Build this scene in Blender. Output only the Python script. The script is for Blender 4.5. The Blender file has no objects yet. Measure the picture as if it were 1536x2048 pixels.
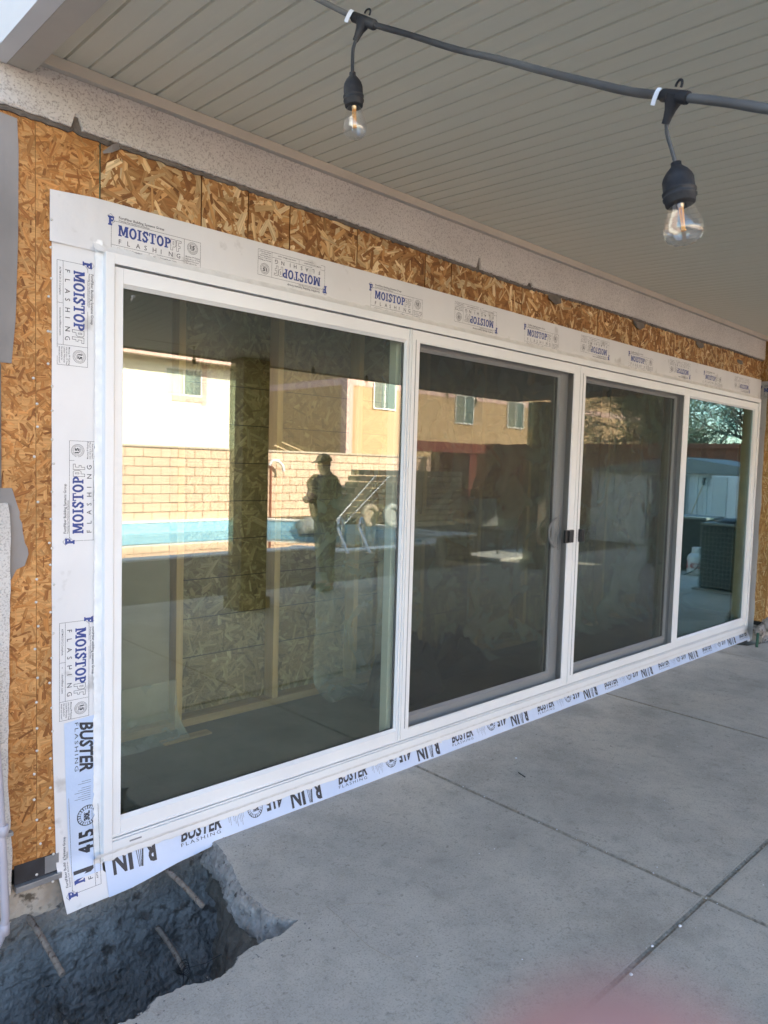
import bpy, bmesh, math, random
import numpy as np
from mathutils import Vector, Matrix, noise
R_ = random.Random(7)
SC = bpy.context.scene
COL = SC.collection
# ------------------------------------------------------------------ camera
CAMP = np.array([-1.03169279, -2.4326674, 1.35019248])
YAW, PITCH, ROLL, FPX = math.radians(46.53371782), math.radians(-3.6402407), math.radians(-1.62210273), 1450.0
def _rot(a, b, c):
    ca, sa, cb, sb, cc, sc = math.cos(a), math.sin(a), math.cos(b), math.sin(b), math.cos(c), math.sin(c)
    fw = np.array([ca*cb, sa*cb, sb]); rt = np.array([sa, -ca, 0.]); dn = -np.cross(rt, fw)
    return np.array([cc*rt+sc*dn, -sc*rt+cc*dn, fw])
RM = _rot(YAW, PITCH, ROLL)
cd = bpy.data.cameras.new('camera'); cam = bpy.data.objects.new('camera', cd); COL.objects.link(cam)
cd.sensor_fit = 'VERTICAL'; cd.sensor_height = 36.0; cd.sensor_width = 27.0
cd.lens = FPX*36.0/2048.0; cd.clip_start = 0.005; cd.clip_end = 2000
mw = Matrix.Identity(4)
for i in range(3):
    mw[i][0] = RM[0][i]; mw[i][1] = -RM[1][i]; mw[i][2] = -RM[2][i]; mw[i][3] = CAMP[i]
cam.matrix_world = mw
SC.camera = cam
# ------------------------------------------------------------------ light
SUN_EL, SUN_AZ = math.radians(31), math.radians(74)      # azimuth from +x toward +y : the sun stands behind the house
w = bpy.data.worlds.new("World"); SC.world = w; w.use_nodes = True
nt = w.node_tree; nt.nodes.clear()
sky = nt.nodes.new('ShaderNodeTexSky'); sky.sky_type = 'NISHITA'; sky.sun_disc = False
sky.sun_elevation = SUN_EL; sky.sun_rotation = math.pi/2 - SUN_AZ
bg = nt.nodes.new('ShaderNodeBackground'); bg.inputs[1].default_value = 0.15
wo = nt.nodes.new('ShaderNodeOutputWorld'); nt.links.new(sky.outputs[0], bg.inputs[0]); nt.links.new(bg.outputs[0], wo.inputs[0])
sd = bpy.data.lights.new('sun', 'SUN'); sd.energy = 5.0; sd.angle = math.radians(0.5); sd.color = (1.0, .93, .82)
sun = bpy.data.objects.new('sun', sd); COL.objects.link(sun)
sv = Vector((math.cos(SUN_EL)*math.cos(SUN_AZ), math.cos(SUN_EL)*math.sin(SUN_AZ), math.sin(SUN_EL)))
sun.rotation_euler = sv.to_track_quat('Z', 'Y').to_euler()
SC.view_settings.view_transform = 'Standard'; SC.view_settings.look = 'None'; SC.view_settings.gamma = 1
SC.view_settings.exposure = 2.5
SC.cycles.max_bounces = 12; SC.cycles.transparent_max_bounces = 24; SC.cycles.diffuse_bounces = 5
SC.cycles.glossy_bounces = 5; SC.cycles.caustics_reflective = False; SC.cycles.caustics_refractive = False
SC.cycles.use_denoising = True; SC.cycles.sample_clamp_indirect = 6.0
# ------------------------------------------------------------------ measuring helpers (photo pixels -> metres on a known plane)
def ray(x, y):
    d = RM.T @ np.array([(x-768)/FPX, (y-1024)/FPX, 1.0]); return d/np.linalg.norm(d)
def W(x, y, Y=0.0):
    d = ray(x, y); return Vector(CAMP + d*(Y-CAMP[1])/d[1])
def WZ(x, y, Z):
    d = ray(x, y); return Vector(CAMP + d*(Z-CAMP[2])/d[2])
def WD(x, y, dist):
    d = ray(x, y); return Vector(CAMP + d*(dist/(d@RM[2])))
def MR(x, y, yr, g=.03):      # thing seen mirrored in the glass, standing at depth y = yr
    v = W(x, y, 2*g-yr); return Vector((v.x, yr, v.z))
def MRZ(x, y, z, g=.03):
    v = WZ(x, y, z); return Vector((v.x, 2*g-v.y, z))
def MRX(x, y, X, g=.03):
    d = ray(x, y); v = CAMP + d*(X-CAMP[0])/d[0]; return Vector((X, 2*g-v[1], v[2]))
def srgb(r, g, b):
    f = lambda c: ((c/255+.055)/1.055)**2.4 if c/255 > .04045 else c/255/12.92
    return (f(r), f(g), f(b), 1)
# ------------------------------------------------------------------ materials
def newmat(name):
    m = bpy.data.materials.new(name); m.use_nodes = True; t = m.node_tree
    return m, t, t.nodes['Principled BSDF']
def N(t, k, **kw):
    n = t.nodes.new('ShaderNode'+k)
    for a, b in kw.items(): setattr(n, a, b)
    return n
def pm(name, c1, c2=None, scale=5, rough=.6, bump=0, bscale=60, bdist=.002, detail=6, c3=None, s3=40, w3=.5, metal=0, stretch=None, spec=.5, vary=0):
    m, t, b = newmat(name); L = t.links.new
    tc = N(t, 'TexCoord'); src = tc.outputs['Object']
    if stretch:
        mp = N(t, 'Mapping'); mp.inputs['Scale'].default_value = stretch; L(src, mp.inputs[0]); src = mp.outputs[0]
    if c2:
        n = N(t, 'TexNoise'); n.inputs['Scale'].default_value = scale; n.inputs['Detail'].default_value = detail; L(src, n.inputs[0])
        r = N(t, 'ValToRGB'); r.color_ramp.elements[0].position = .32; r.color_ramp.elements[1].position = .68
        r.color_ramp.elements[0].color = c1; r.color_ramp.elements[1].color = c2; L(n.outputs[0], r.inputs[0]); out = r.outputs[0]
        if c3:
            n2 = N(t, 'TexNoise'); n2.inputs['Scale'].default_value = s3; n2.inputs['Detail'].default_value = 8; L(src, n2.inputs[0])
            r2 = N(t, 'ValToRGB'); r2.color_ramp.elements[0].position = w3; r2.color_ramp.elements[1].position = min(1, w3+.1)
            r2.color_ramp.elements[0].color = (0,0,0,1); r2.color_ramp.elements[1].color = (1,1,1,1); L(n2.outputs[0], r2.inputs[0])
            mx = N(t, 'Mix', data_type='RGBA'); L(r2.outputs[0], mx.inputs[0]); L(out, mx.inputs[6]); mx.inputs[7].default_value = c3; out = mx.outputs[2]
        L(out, b.inputs['Base Color'])
    else: b.inputs['Base Color'].default_value = c1
    b.inputs['Roughness'].default_value = rough; b.inputs['Metallic'].default_value = metal
    b.inputs['Specular IOR Level'].default_value = spec
    if bump:
        n = N(t, 'TexNoise'); n.inputs['Scale'].default_value = bscale; n.inputs['Detail'].default_value = 8; L(src, n.inputs[0])
        bp = N(t, 'Bump'); bp.inputs['Strength'].default_value = bump; bp.inputs['Distance'].default_value = bdist
        L(n.outputs[0], bp.inputs['Height']); L(bp.outputs[0], b.inputs['Normal'])
    return m
def g_(v, a=1): return (v, v, v, 1)
M = {}
M['vinyl'] = pm('white_vinyl', (.80,.80,.79,1), (.74,.74,.735,1), 2.2, rough=.38, bump=.05, bscale=20)
M['vinyl_dark'] = pm('vinyl_groove', (.25,.25,.26,1), rough=.6)
M['sealant'] = pm('white_sealant', (.78,.77,.75,1), (.68,.67,.65,1), 25, rough=.5, bump=.6, bscale=35, bdist=.006)
M['osb_base'] = pm('osb_base', srgb(150,100,52), srgb(120,76,38), 30, rough=.8, bump=.3, bscale=80)
M['black_seam'] = pm('dark_joint', (.02,.018,.015,1), rough=.9)
M['green_seam'] = pm('green_edge', (.03,.09,.06,1), rough=.8)
def osb_mat(name, sat=1.0, mul=1.0):
    m, t, b = newmat(name); L = t.links.new
    a = N(t, 'VertexColor'); a.layer_name = 'Col'
    uv = N(t, 'UVMap'); mp = N(t, 'Mapping'); mp.inputs['Scale'].default_value = (6, 140, 1)
    n = N(t, 'TexNoise'); n.inputs['Scale'].default_value = 1; n.inputs['Detail'].default_value = 5
    L(uv.outputs[0], mp.inputs[0]); L(mp.outputs[0], n.inputs[0])
    r = N(t, 'ValToRGB'); r.color_ramp.elements[0].position = .3; r.color_ramp.elements[1].position = .75
    r.color_ramp.elements[0].color = (.66,.62,.56,1); r.color_ramp.elements[1].color = (1.22,1.22,1.22,1); L(n.outputs[0], r.inputs[0])
    n3 = N(t, 'TexNoise'); n3.inputs['Scale'].default_value = 2.2; n3.inputs['Detail'].default_value = 3
    tc = N(t, 'TexCoord'); L(tc.outputs['Object'], n3.inputs[0])
    mr = N(t, 'MapRange'); mr.inputs[1].default_value = .3; mr.inputs[2].default_value = .7; mr.inputs[3].default_value = .62*mul; mr.inputs[4].default_value = .92*mul; L(n3.outputs[0], mr.inputs[0])
    mx = N(t, 'Mix', data_type='RGBA', blend_type='MULTIPLY'); mx.inputs[0].default_value = 1; L(a.outputs[0], mx.inputs[6]); L(r.outputs[0], mx.inputs[7])
    vm = N(t, 'VectorMath', operation='SCALE'); L(mx.outputs[2], vm.inputs[0]); L(mr.outputs[0], vm.inputs[3])
    L(vm.outputs[0], b.inputs['Base Color']); b.inputs['Roughness'].default_value = .62; b.inputs['Specular IOR Level'].default_value = .3
    bp = N(t, 'Bump'); bp.inputs['Strength'].default_value = .35; bp.inputs['Distance'].default_value = .001; L(n.outputs[0], bp.inputs['Height']); L(bp.outputs[0], b.inputs['Normal'])
    return m
M['osb'] = osb_mat('osb_flakes')
def stucco_mat():
    m, t, b = newmat('stucco'); L = t.links.new
    tc = N(t, 'TexCoord')
    n = N(t, 'TexNoise'); n.inputs['Scale'].default_value = 175; n.inputs['Detail'].default_value = 6; n.inputs['Roughness'].default_value = .62; L(tc.outputs['Object'], n.inputs[0])
    r = N(t, 'ValToRGB'); r.color_ramp.elements[0].position = .33; r.color_ramp.elements[1].position = .50
    r.color_ramp.elements[0].color = srgb(158,150,143); r.color_ramp.elements[1].color = srgb(206,200,193); L(n.outputs[0], r.inputs[0])
    n2 = N(t, 'TexNoise'); n2.inputs['Scale'].default_value = 4; n2.inputs['Detail'].default_value = 5; L(tc.outputs['Object'], n2.inputs[0])
    mr = N(t, 'MapRange'); mr.inputs[3].default_value = .78; mr.inputs[4].default_value = 1.12; L(n2.outputs[0], mr.inputs[0])
    vm = N(t, 'VectorMath', operation='SCALE'); L(r.outputs[0], vm.inputs[0]); L(mr.outputs[0], vm.inputs[3]); L(vm.outputs[0], b.inputs['Base Color'])
    bp = N(t, 'Bump'); bp.inputs['Strength'].default_value = .9; bp.inputs['Distance'].default_value = .004; L(r.outputs[0], bp.inputs['Height']); L(bp.outputs[0], b.inputs['Normal'])
    b.inputs['Roughness'].default_value = .9
    return m
M['stucco'] = stucco_mat()
M['paper'] = pm('building_paper', srgb(150,144,140), srgb(122,117,113), 4, rough=.75, bump=.5, bscale=9, bdist=.01, stretch=(1,1,.5))
M['mortar'] = pm('grey_mortar', srgb(120,112,104), srgb(92,86,80), 12, rough=.95, bump=.9, bscale=45, bdist=.006)
M['flash'] = pm('white_flashing', (.72,.71,.705,1), (.65,.64,.635,1), 2.5, rough=.42, bump=.6, bscale=9, bdist=.006, c3=(.50,.485,.47,1), s3=11, w3=.62)
M['foil'] = pm('blueish_flashing', (.46,.56,.74,1), (.56,.64,.78,1), 3, rough=.30, bump=.7, bscale=12, bdist=.008)
M['ink_blue'] = pm('blue_ink', (.022,.045,.20,1), (.03,.06,.26,1), 30, rough=.5)
M['ink_black'] = pm('black_ink', (.02,.022,.03,1), (.035,.036,.045,1), 40, rough=.5)
M['ink_white'] = pm('bare_flashing', (.66,.655,.66,1), rough=.45)
M['soffit'] = pm('tan_painted_metal', (.75,.705,.57,1), (.71,.665,.53,1), .8, rough=.55, bump=.06, bscale=3, bdist=.01)
M['soffit_gap'] = pm('plank_gap', (.06,.05,.04,1), rough=.8)
M['trim_tan'] = pm('tan_trim', (.56,.50,.42,1), (.50,.45,.38,1), 6, rough=.55, bump=.2, bscale=50)
M['white_paint'] = pm('white_paint', (.80,.79,.77,1), (.74,.73,.72,1), 3, rough=.5, bump=.1, bscale=30)
def conc(name, a, b_, c, d):
    m, t, b = newmat(name); L = t.links.new
    tc = N(t, 'TexCoord'); s = tc.outputs['Object']
    def nz(sc, det=8, ro=.6):
        n = N(t, 'TexNoise'); n.inputs['Scale'].default_value = sc; n.inputs['Detail'].default_value = det; n.inputs['Roughness'].default_value = ro; L(s, n.inputs[0]); return n.outputs[0]
    r = N(t, 'ValToRGB'); e = r.color_ramp.elements; e[0].position = .3; e[1].position = .7; e[0].color = a; e[1].color = b_; L(nz(3.2, 10, .7), r.inputs[0])
    def over(src, sc, lo, hi, col, fac, det=8):
        q = N(t, 'MapRange'); q.inputs[1].default_value = lo; q.inputs[2].default_value = hi; q.inputs[3].default_value = 0; q.inputs[4].default_value = fac; L(nz(sc, det), q.inputs[0])
        mx = N(t, 'Mix', data_type='RGBA'); L(q.outputs[0], mx.inputs[0]); L(src, mx.inputs[6]); mx.inputs[7].default_value = col; return mx.outputs[2]
    o = over(r.outputs[0], 1.1, .50, .66, c, .7)
    o = over(o, 1.9, .54, .70, (d[0]*1.15, d[1]*1.15, d[2]*1.15, 1), .6)
    o = over(o, 5, .50, .72, (d[0], d[1], d[2], 1), .18)
    o = over(o, 14, .54, .72, d, .42)
    o = over(o, 46, .60, .70, (a[0]*.5, a[1]*.5, a[2]*.5, 1), .55, 5)
    o = over(o, 30, .62, .72, (a[0]*1.5, a[1]*1.5, a[2]*1.5, 1), .35, 9)
    o = over(o, 150, .50, .72, (a[0]*.5, a[1]*.5, a[2]*.48, 1), .55, 4)
    o = over(o, 260, .52, .70, (a[0]*1.5, a[1]*1.48, a[2]*1.45, 1), .4, 3)
    L(o, b.inputs['Base Color']); b.inputs['Roughness'].default_value = .78; b.inputs['Specular IOR Level'].default_value = .35
    bp = N(t, 'Bump'); bp.inputs['Strength'].default_value = .5; bp.inputs['Distance'].default_value = .003; L(nz(60, 8, .7), bp.inputs['Height']); L(bp.outputs[0], b.inputs['Normal'])
    return m
M['concrete'] = conc('concrete_slab', (.38,.348,.305,1), (.56,.51,.44,1), (.62,.545,.45,1), (.27,.242,.205,1))
M['joint'] = pm('joint_dirt', (.24,.21,.165,1), (.46,.40,.32,1), 60, rough=.95, bump=1, bscale=160, bdist=.004, c3=(.3,.28,.25,1), s3=180, w3=.62)
M['broken'] = pm('broken_concrete', (.17,.155,.14,1), (.36,.34,.32,1), 22, rough=.95, bump=1, bscale=50, bdist=.012, c3=(.06,.05,.045,1), s3=30, w3=.58)
M['mud'] = pm('wet_mud', (.11,.108,.102,1), (.25,.242,.225,1), 5, rough=.8, bump=1, bscale=55, bdist=.02, c3=(.075,.065,.055,1), s3=22, w3=.56)
M['soil'] = pm('dark_soil', (.07,.06,.05,1), (.16,.14,.115,1), 14, rough=.95, bump=1, bscale=40, bdist=.02, c3=(.14,.12,.10,1), s3=35, w3=.6)
M['footing'] = pm('footing_concrete', (.30,.26,.21,1), (.46,.41,.34,1), 9, rough=.95, bump=.9, bscale=40, bdist=.01, c3=(.09,.075,.055,1), s3=25, w3=.56)
M['rust'] = pm('rusty_steel', (.15,.12,.095,1), (.27,.22,.18,1), 40, rough=.85, bump=1, bscale=120, bdist=.002, c3=(.08,.045,.03,1), s3=60, w3=.55)
M['black_metal'] = pm('black_paper_strip', (.018,.018,.02,1), (.03,.03,.035,1), 20, rough=.6, bump=.3, bscale=30)
M['galv'] = pm('galvanised_metal', (.38,.39,.40,1), (.28,.29,.30,1), 12, rough=.45, metal=.6, bump=.2, bscale=40)
M['pvc'] = pm('grey_pvc', (.44,.42,.46,1), (.38,.36,.40,1), 6, rough=.45, bump=.1, bscale=20)
M['nail'] = pm('nail_head', (.58,.55,.50,1), rough=.45, metal=.2)
M['rubber'] = pm('black_rubber', (.014,.014,.016,1), (.028,.028,.031,1), 18, spec=.3, rough=.6, bump=.2, bscale=80, c3=(.075,.073,.07,1), s3=9, w3=.58)
M['cord_grey'] = pm('dusty_cord', (.17,.165,.155,1), (.012,.012,.015,1), 2.6, rough=.6, bump=.3, bscale=60)
M['tag'] = pm('white_tag', (.75,.76,.80,1), rough=.5)
M['brass'] = pm('bulb_stem', (.55,.45,.30,1), rough=.3, metal=.7)
M['filament'] = pm('amber_filament', (.85,.42,.10,1), rough=.4)
M['post_paint'] = pm('post_paint', (.14,.115,.08,1), (.11,.09,.065,1), 4, rough=.8)
M['black_plastic'] = pm('black_plastic', (.012,.012,.013,1), (.02,.02,.021,1), 20, rough=.35)
M['grey_handle'] = pm('grey_handle', (.62,.62,.61,1), rough=.35)
M['pine'] = pm('pine_stud', (.62,.43,.21,1), (.50,.33,.15,1), 4, rough=.7, bump=.2, bscale=30, stretch=(10,10,1))
M['pine_h'] = pm('pine_plate', (.50,.33,.17,1), (.38,.245,.12,1), 4, rough=.7, bump=.2, bscale=30, stretch=(1,10,10))
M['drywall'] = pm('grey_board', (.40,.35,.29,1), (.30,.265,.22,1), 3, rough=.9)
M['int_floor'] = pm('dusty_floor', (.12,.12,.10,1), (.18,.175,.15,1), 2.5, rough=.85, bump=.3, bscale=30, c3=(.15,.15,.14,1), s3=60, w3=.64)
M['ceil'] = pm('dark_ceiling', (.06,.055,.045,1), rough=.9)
M['tarp'] = pm('dark_tarp', (.03,.033,.032,1), (.05,.055,.052,1), 5, rough=.6, bump=.5, bscale=12, bdist=.01)
def glass_mat(name, ior, tint, boost=0.0, gcol=(.95,1,.97,1)):
    m, t, b = newmat(name); L = t.links.new; t.nodes.remove(b)
    geo = N(t, 'NewGeometry'); mr = N(t, 'MapRange'); mr.inputs[3].default_value = ior; mr.inputs[4].default_value = 1/ior; L(geo.outputs['Backfacing'], mr.inputs[0])
    fr = N(t, 'Fresnel'); L(mr.outputs[0], fr.inputs[0])
    ad = N(t, 'Math', operation='ADD'); ad.inputs[1].default_value = boost; ad.use_clamp = True; L(fr.outputs[0], ad.inputs[0])
    gl = N(t, 'BsdfGlossy'); gl.inputs['Roughness'].default_value = 0; gl.inputs['Color'].default_value = gcol
    tr = N(t, 'BsdfTransparent'); tr.inputs[0].default_value = tint
    mx = N(t, 'MixShader'); L(ad.outputs[0], mx.inputs[0]); L(tr.outputs[0], mx.inputs[1]); L(gl.outputs[0], mx.inputs[2])
    L(mx.outputs[0], t.nodes['Material Output'].inputs[0]); return m
M['glass_out'] = glass_mat('window_glass', 1.52, (.975,.992,.958,1), .068, (1,.98,.92,1))
M['glass_in'] = glass_mat('inner_glass', 1.52, (.96,.985,.945,1), -.012, (.88,1,.82,1))
M['glass_out_r'] = glass_mat('coated_glass', 1.52, (.86,.92,.92,1), .045, (.74,.93,.92,1))
M['glass_in_r'] = glass_mat('coated_inner_glass', 1.52, (.80,.88,.88,1), .03, (.62,.88,.88,1))
M['bulb_glass'] = glass_mat('bulb_glass', 1.45, (.95,.945,.94,1), .055, (1,1,1,1))
M['win_glass'] = pm('house_window_glass', (.10,.14,.14,1), rough=.06)
def mesh_mat(name, op):
    m, t, b = newmat(name); L = t.links.new
    b.inputs['Base Color'].default_value = (.014,.014,.014,1); b.inputs['Roughness'].default_value = .7
    tr = N(t, 'BsdfTransparent'); mx = N(t, 'MixShader'); mx.inputs[0].default_value = op
    L(tr.outputs[0], mx.inputs[1]); L(b.outputs[0], mx.inputs[2]); L(mx.outputs[0], t.nodes['Material Output'].inputs[0]); return m
M['mesh'] = mesh_mat('insect_mesh', .46)
def poly_mat():
    m, t, b = newmat('clear_poly'); L = t.links.new
    tc = N(t, 'TexCoord'); n = N(t, 'TexNoise'); n.inputs['Scale'].default_value = 3; n.inputs['Detail'].default_value = 6; n.inputs['Distortion'].default_value = 1.2; L(tc.outputs['Object'], n.inputs[0])
    mr = N(t, 'MapRange'); mr.inputs[1].default_value = .35; mr.inputs[2].default_value = .7; mr.inputs[3].default_value = .12; mr.inputs[4].default_value = .46; L(n.outputs[0], mr.inputs[0])
    b.inputs['Base Color'].default_value = (.78,.84,.80,1); b.inputs['Roughness'].default_value = .35
    tr = N(t, 'BsdfTransparent'); mx = N(t, 'MixShader'); L(mr.outputs[0], mx.inputs[0]); L(tr.outputs[0], mx.inputs[1]); L(b.outputs[0], mx.inputs[2])
    L(mx.outputs[0], t.nodes['Material Output'].inputs[0]); return m
M['poly'] = poly_mat()
# yard
def block_mat(name, c1, c2, mort, bw, bh, swap=False):
    m, t, b = newmat(name); L = t.links.new
    tc = N(t, 'TexCoord'); sp = N(t, 'SeparateXYZ'); cb = N(t, 'CombineXYZ'); L(tc.outputs['Object'], sp.inputs[0])
    L(sp.outputs['Y' if swap else 'X'], cb.inputs[0]); L(sp.outputs['Z'], cb.inputs[1])
    br = N(t, 'TexBrick'); br.inputs['Scale'].default_value = 1; br.inputs['Brick Width'].default_value = bw; br.inputs['Row Height'].default_value = bh
    br.inputs['Mortar Size'].default_value = .012; br.inputs['Color1'].default_value = c1; br.inputs['Color2'].default_value = c2; br.inputs['Mortar'].default_value = mort; br.inputs['Bias'].default_value = 0
    L(cb.outputs[0], br.inputs[0]); L(br.outputs[0], b.inputs['Base Color']); b.inputs['Roughness'].default_value = .9
    bp = N(t, 'Bump'); bp.invert = True; bp.inputs['Strength'].default_value = .6; bp.inputs['Distance'].default_value = .01; L(br.outputs['Fac'], bp.inputs['Height']); L(bp.outputs[0], b.inputs['Normal'])
    return m
M['blocks'] = block_mat('tan_blocks', (.62,.44,.335,1), (.58,.405,.305,1), (.17,.11,.08,1), .46, .225)
M['blocks_x'] = block_mat('tan_blocks_side', (.36,.25,.17,1), (.32,.22,.15,1), (.16,.10,.07,1), .44, .215, True)
M['stones'] = block_mat('stacked_stone', (.45,.36,.25,1), (.30,.22,.15,1), (.10,.08,.05,1), .16, .07)
M['cream'] = pm('cream_stucco', (.84,.79,.66,1), (.81,.76,.63,1), 2, rough=.9, bump=.3, bscale=30)
M['pink'] = pm('pink_trim', (.62,.42,.38,1), (.58,.39,.35,1), 3, rough=.9)
M['tan'] = pm('tan_stucco', (.46,.31,.18,1), (.42,.28,.16,1), 1.5, rough=.9, bump=.3, bscale=30)
M['eave'] = pm('eave_paint', (.45,.37,.30,1), rough=.8)
M['tile'] = pm('roof_tile', (.30,.16,.10,1), (.20,.11,.07,1), 8, rough=.9)
M['curtain'] = pm('curtain', (.55,.62,.56,1), (.42,.50,.46,1), 3, rough=.8, stretch=(8,8,.5))
M['redwood'] = pm('red_fence_boards', (.30,.10,.05,1), (.19,.065,.033,1), 2.5, rough=.8, stretch=(1,5,.3), bump=.3, bscale=20)
M['red'] = pm('red_paint', (.20,.04,.028,1), (.15,.032,.024,1), 4, rough=.7)
M['shed'] = pm('grey_green_metal', (.60,.63,.62,1), (.54,.57,.56,1), 3, rough=.5)
M['shed_roof'] = pm('shed_roof', (.20,.21,.20,1), rough=.6)
M['fridge'] = pm('white_panel', (.72,.74,.74,1), rough=.4)
M['ac'] = pm('black_grille', (.012,.012,.012,1), rough=.5)
M['ac_wire'] = pm('grille_wire', (.22,.23,.23,1), rough=.5)
M['tank'] = pm('white_tank', (.74,.74,.72,1), (.66,.66,.64,1), 8, rough=.4)
M['redink'] = pm('red_lettering', (.5,.04,.03,1), rough=.5)
M['chrome'] = pm('steel_tube', (.55,.57,.58,1), rough=.25, metal=.9)
M['shaded_wood'] = pm('shaded_timber', (.035,.024,.017,1), (.022,.015,.011,1), 5, rough=.85, stretch=(1,6,6), bump=.3)  # near black: shade is put into the timber colour
M['pale_wood'] = pm('pale_timber', (.48,.36,.22,1), (.40,.29,.17,1), 5, rough=.8, stretch=(1,6,6))
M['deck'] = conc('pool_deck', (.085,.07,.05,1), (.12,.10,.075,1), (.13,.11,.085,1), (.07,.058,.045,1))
M['coping'] = pm('white_coping', (.74,.73,.70,1), (.66,.65,.62,1), 8, rough=.7)
M['pooltile'] = pm('pool_tile', (.10,.36,.58,1), (.42,.62,.68,1), 6, rough=.3, stretch=(2.5,2.5,9), detail=4)  # pale streaks in the tile colour imitate light rippling off the water
M['plaster'] = pm('pool_plaster', (.22,.55,.68,1), (.28,.62,.74,1), 2, rough=.7)
M['bark'] = pm('dark_bark', (.045,.035,.028,1), (.09,.07,.055,1), 12, rough=.9)
M['leaf'] = pm('olive_leaf', (.05,.075,.03,1), (.09,.10,.045,1), 2, rough=.7)
M['skin'] = pm('skin', (.44,.24,.20,1), (.38,.19,.165,1), 30, rough=.5, bump=.1, bscale=200, bdist=.0004)
M['shirt'] = pm('dark_hoodie', (.09,.085,.075,1), (.12,.115,.10,1), 10, rough=.9, bump=.4, bscale=12, bdist=.01)
M['jeans'] = pm('dark_jeans', (.09,.10,.11,1), (.12,.13,.14,1), 14, rough=.9, bump=.4, bscale=14, bdist=.01)
M['capw'] = pm('grey_cap', (.20,.19,.18,1), (.15,.14,.135,1), 14, rough=.85)
M['shoe'] = pm('dark_shoe', (.04,.035,.03,1), rough=.7)
M['dirt'] = pm('yard_dirt', (.22,.18,.13,1), (.30,.25,.19,1), 3, rough=.95, bump=.5, bscale=20, bdist=.02)
def water_mat():
    m, t, b = newmat('pool_water'); L = t.links.new; t.nodes.remove(b)
    tc = N(t, 'TexCoord'); n = N(t, 'TexNoise'); n.inputs['Scale'].default_value = 3.5; n.inputs['Detail'].default_value = 3; L(tc.outputs['Object'], n.inputs[0])
    bp = N(t, 'Bump'); bp.inputs['Strength'].default_value = .05; bp.inputs['Distance'].default_value = .02; L(n.outputs[0], bp.inputs['Height'])
    fr = N(t, 'Fresnel'); fr.inputs[0].default_value = 1.33; L(bp.outputs[0], fr.inputs['Normal'])
    gl = N(t, 'BsdfGlossy'); gl.inputs['Roughness'].default_value = .02; L(bp.outputs[0], gl.inputs['Normal'])
    tr = N(t, 'BsdfTransparent'); tr.inputs[0].default_value = (.45,.85,.95,1)
    mx = N(t, 'MixShader'); L(fr.outputs[0], mx.inputs[0]); L(tr.outputs[0], mx.inputs[1]); L(gl.outputs[0], mx.inputs[2]); L(mx.outputs[0], t.nodes['Material Output'].inputs[0]); return m
M['water'] = water_mat()
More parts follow.
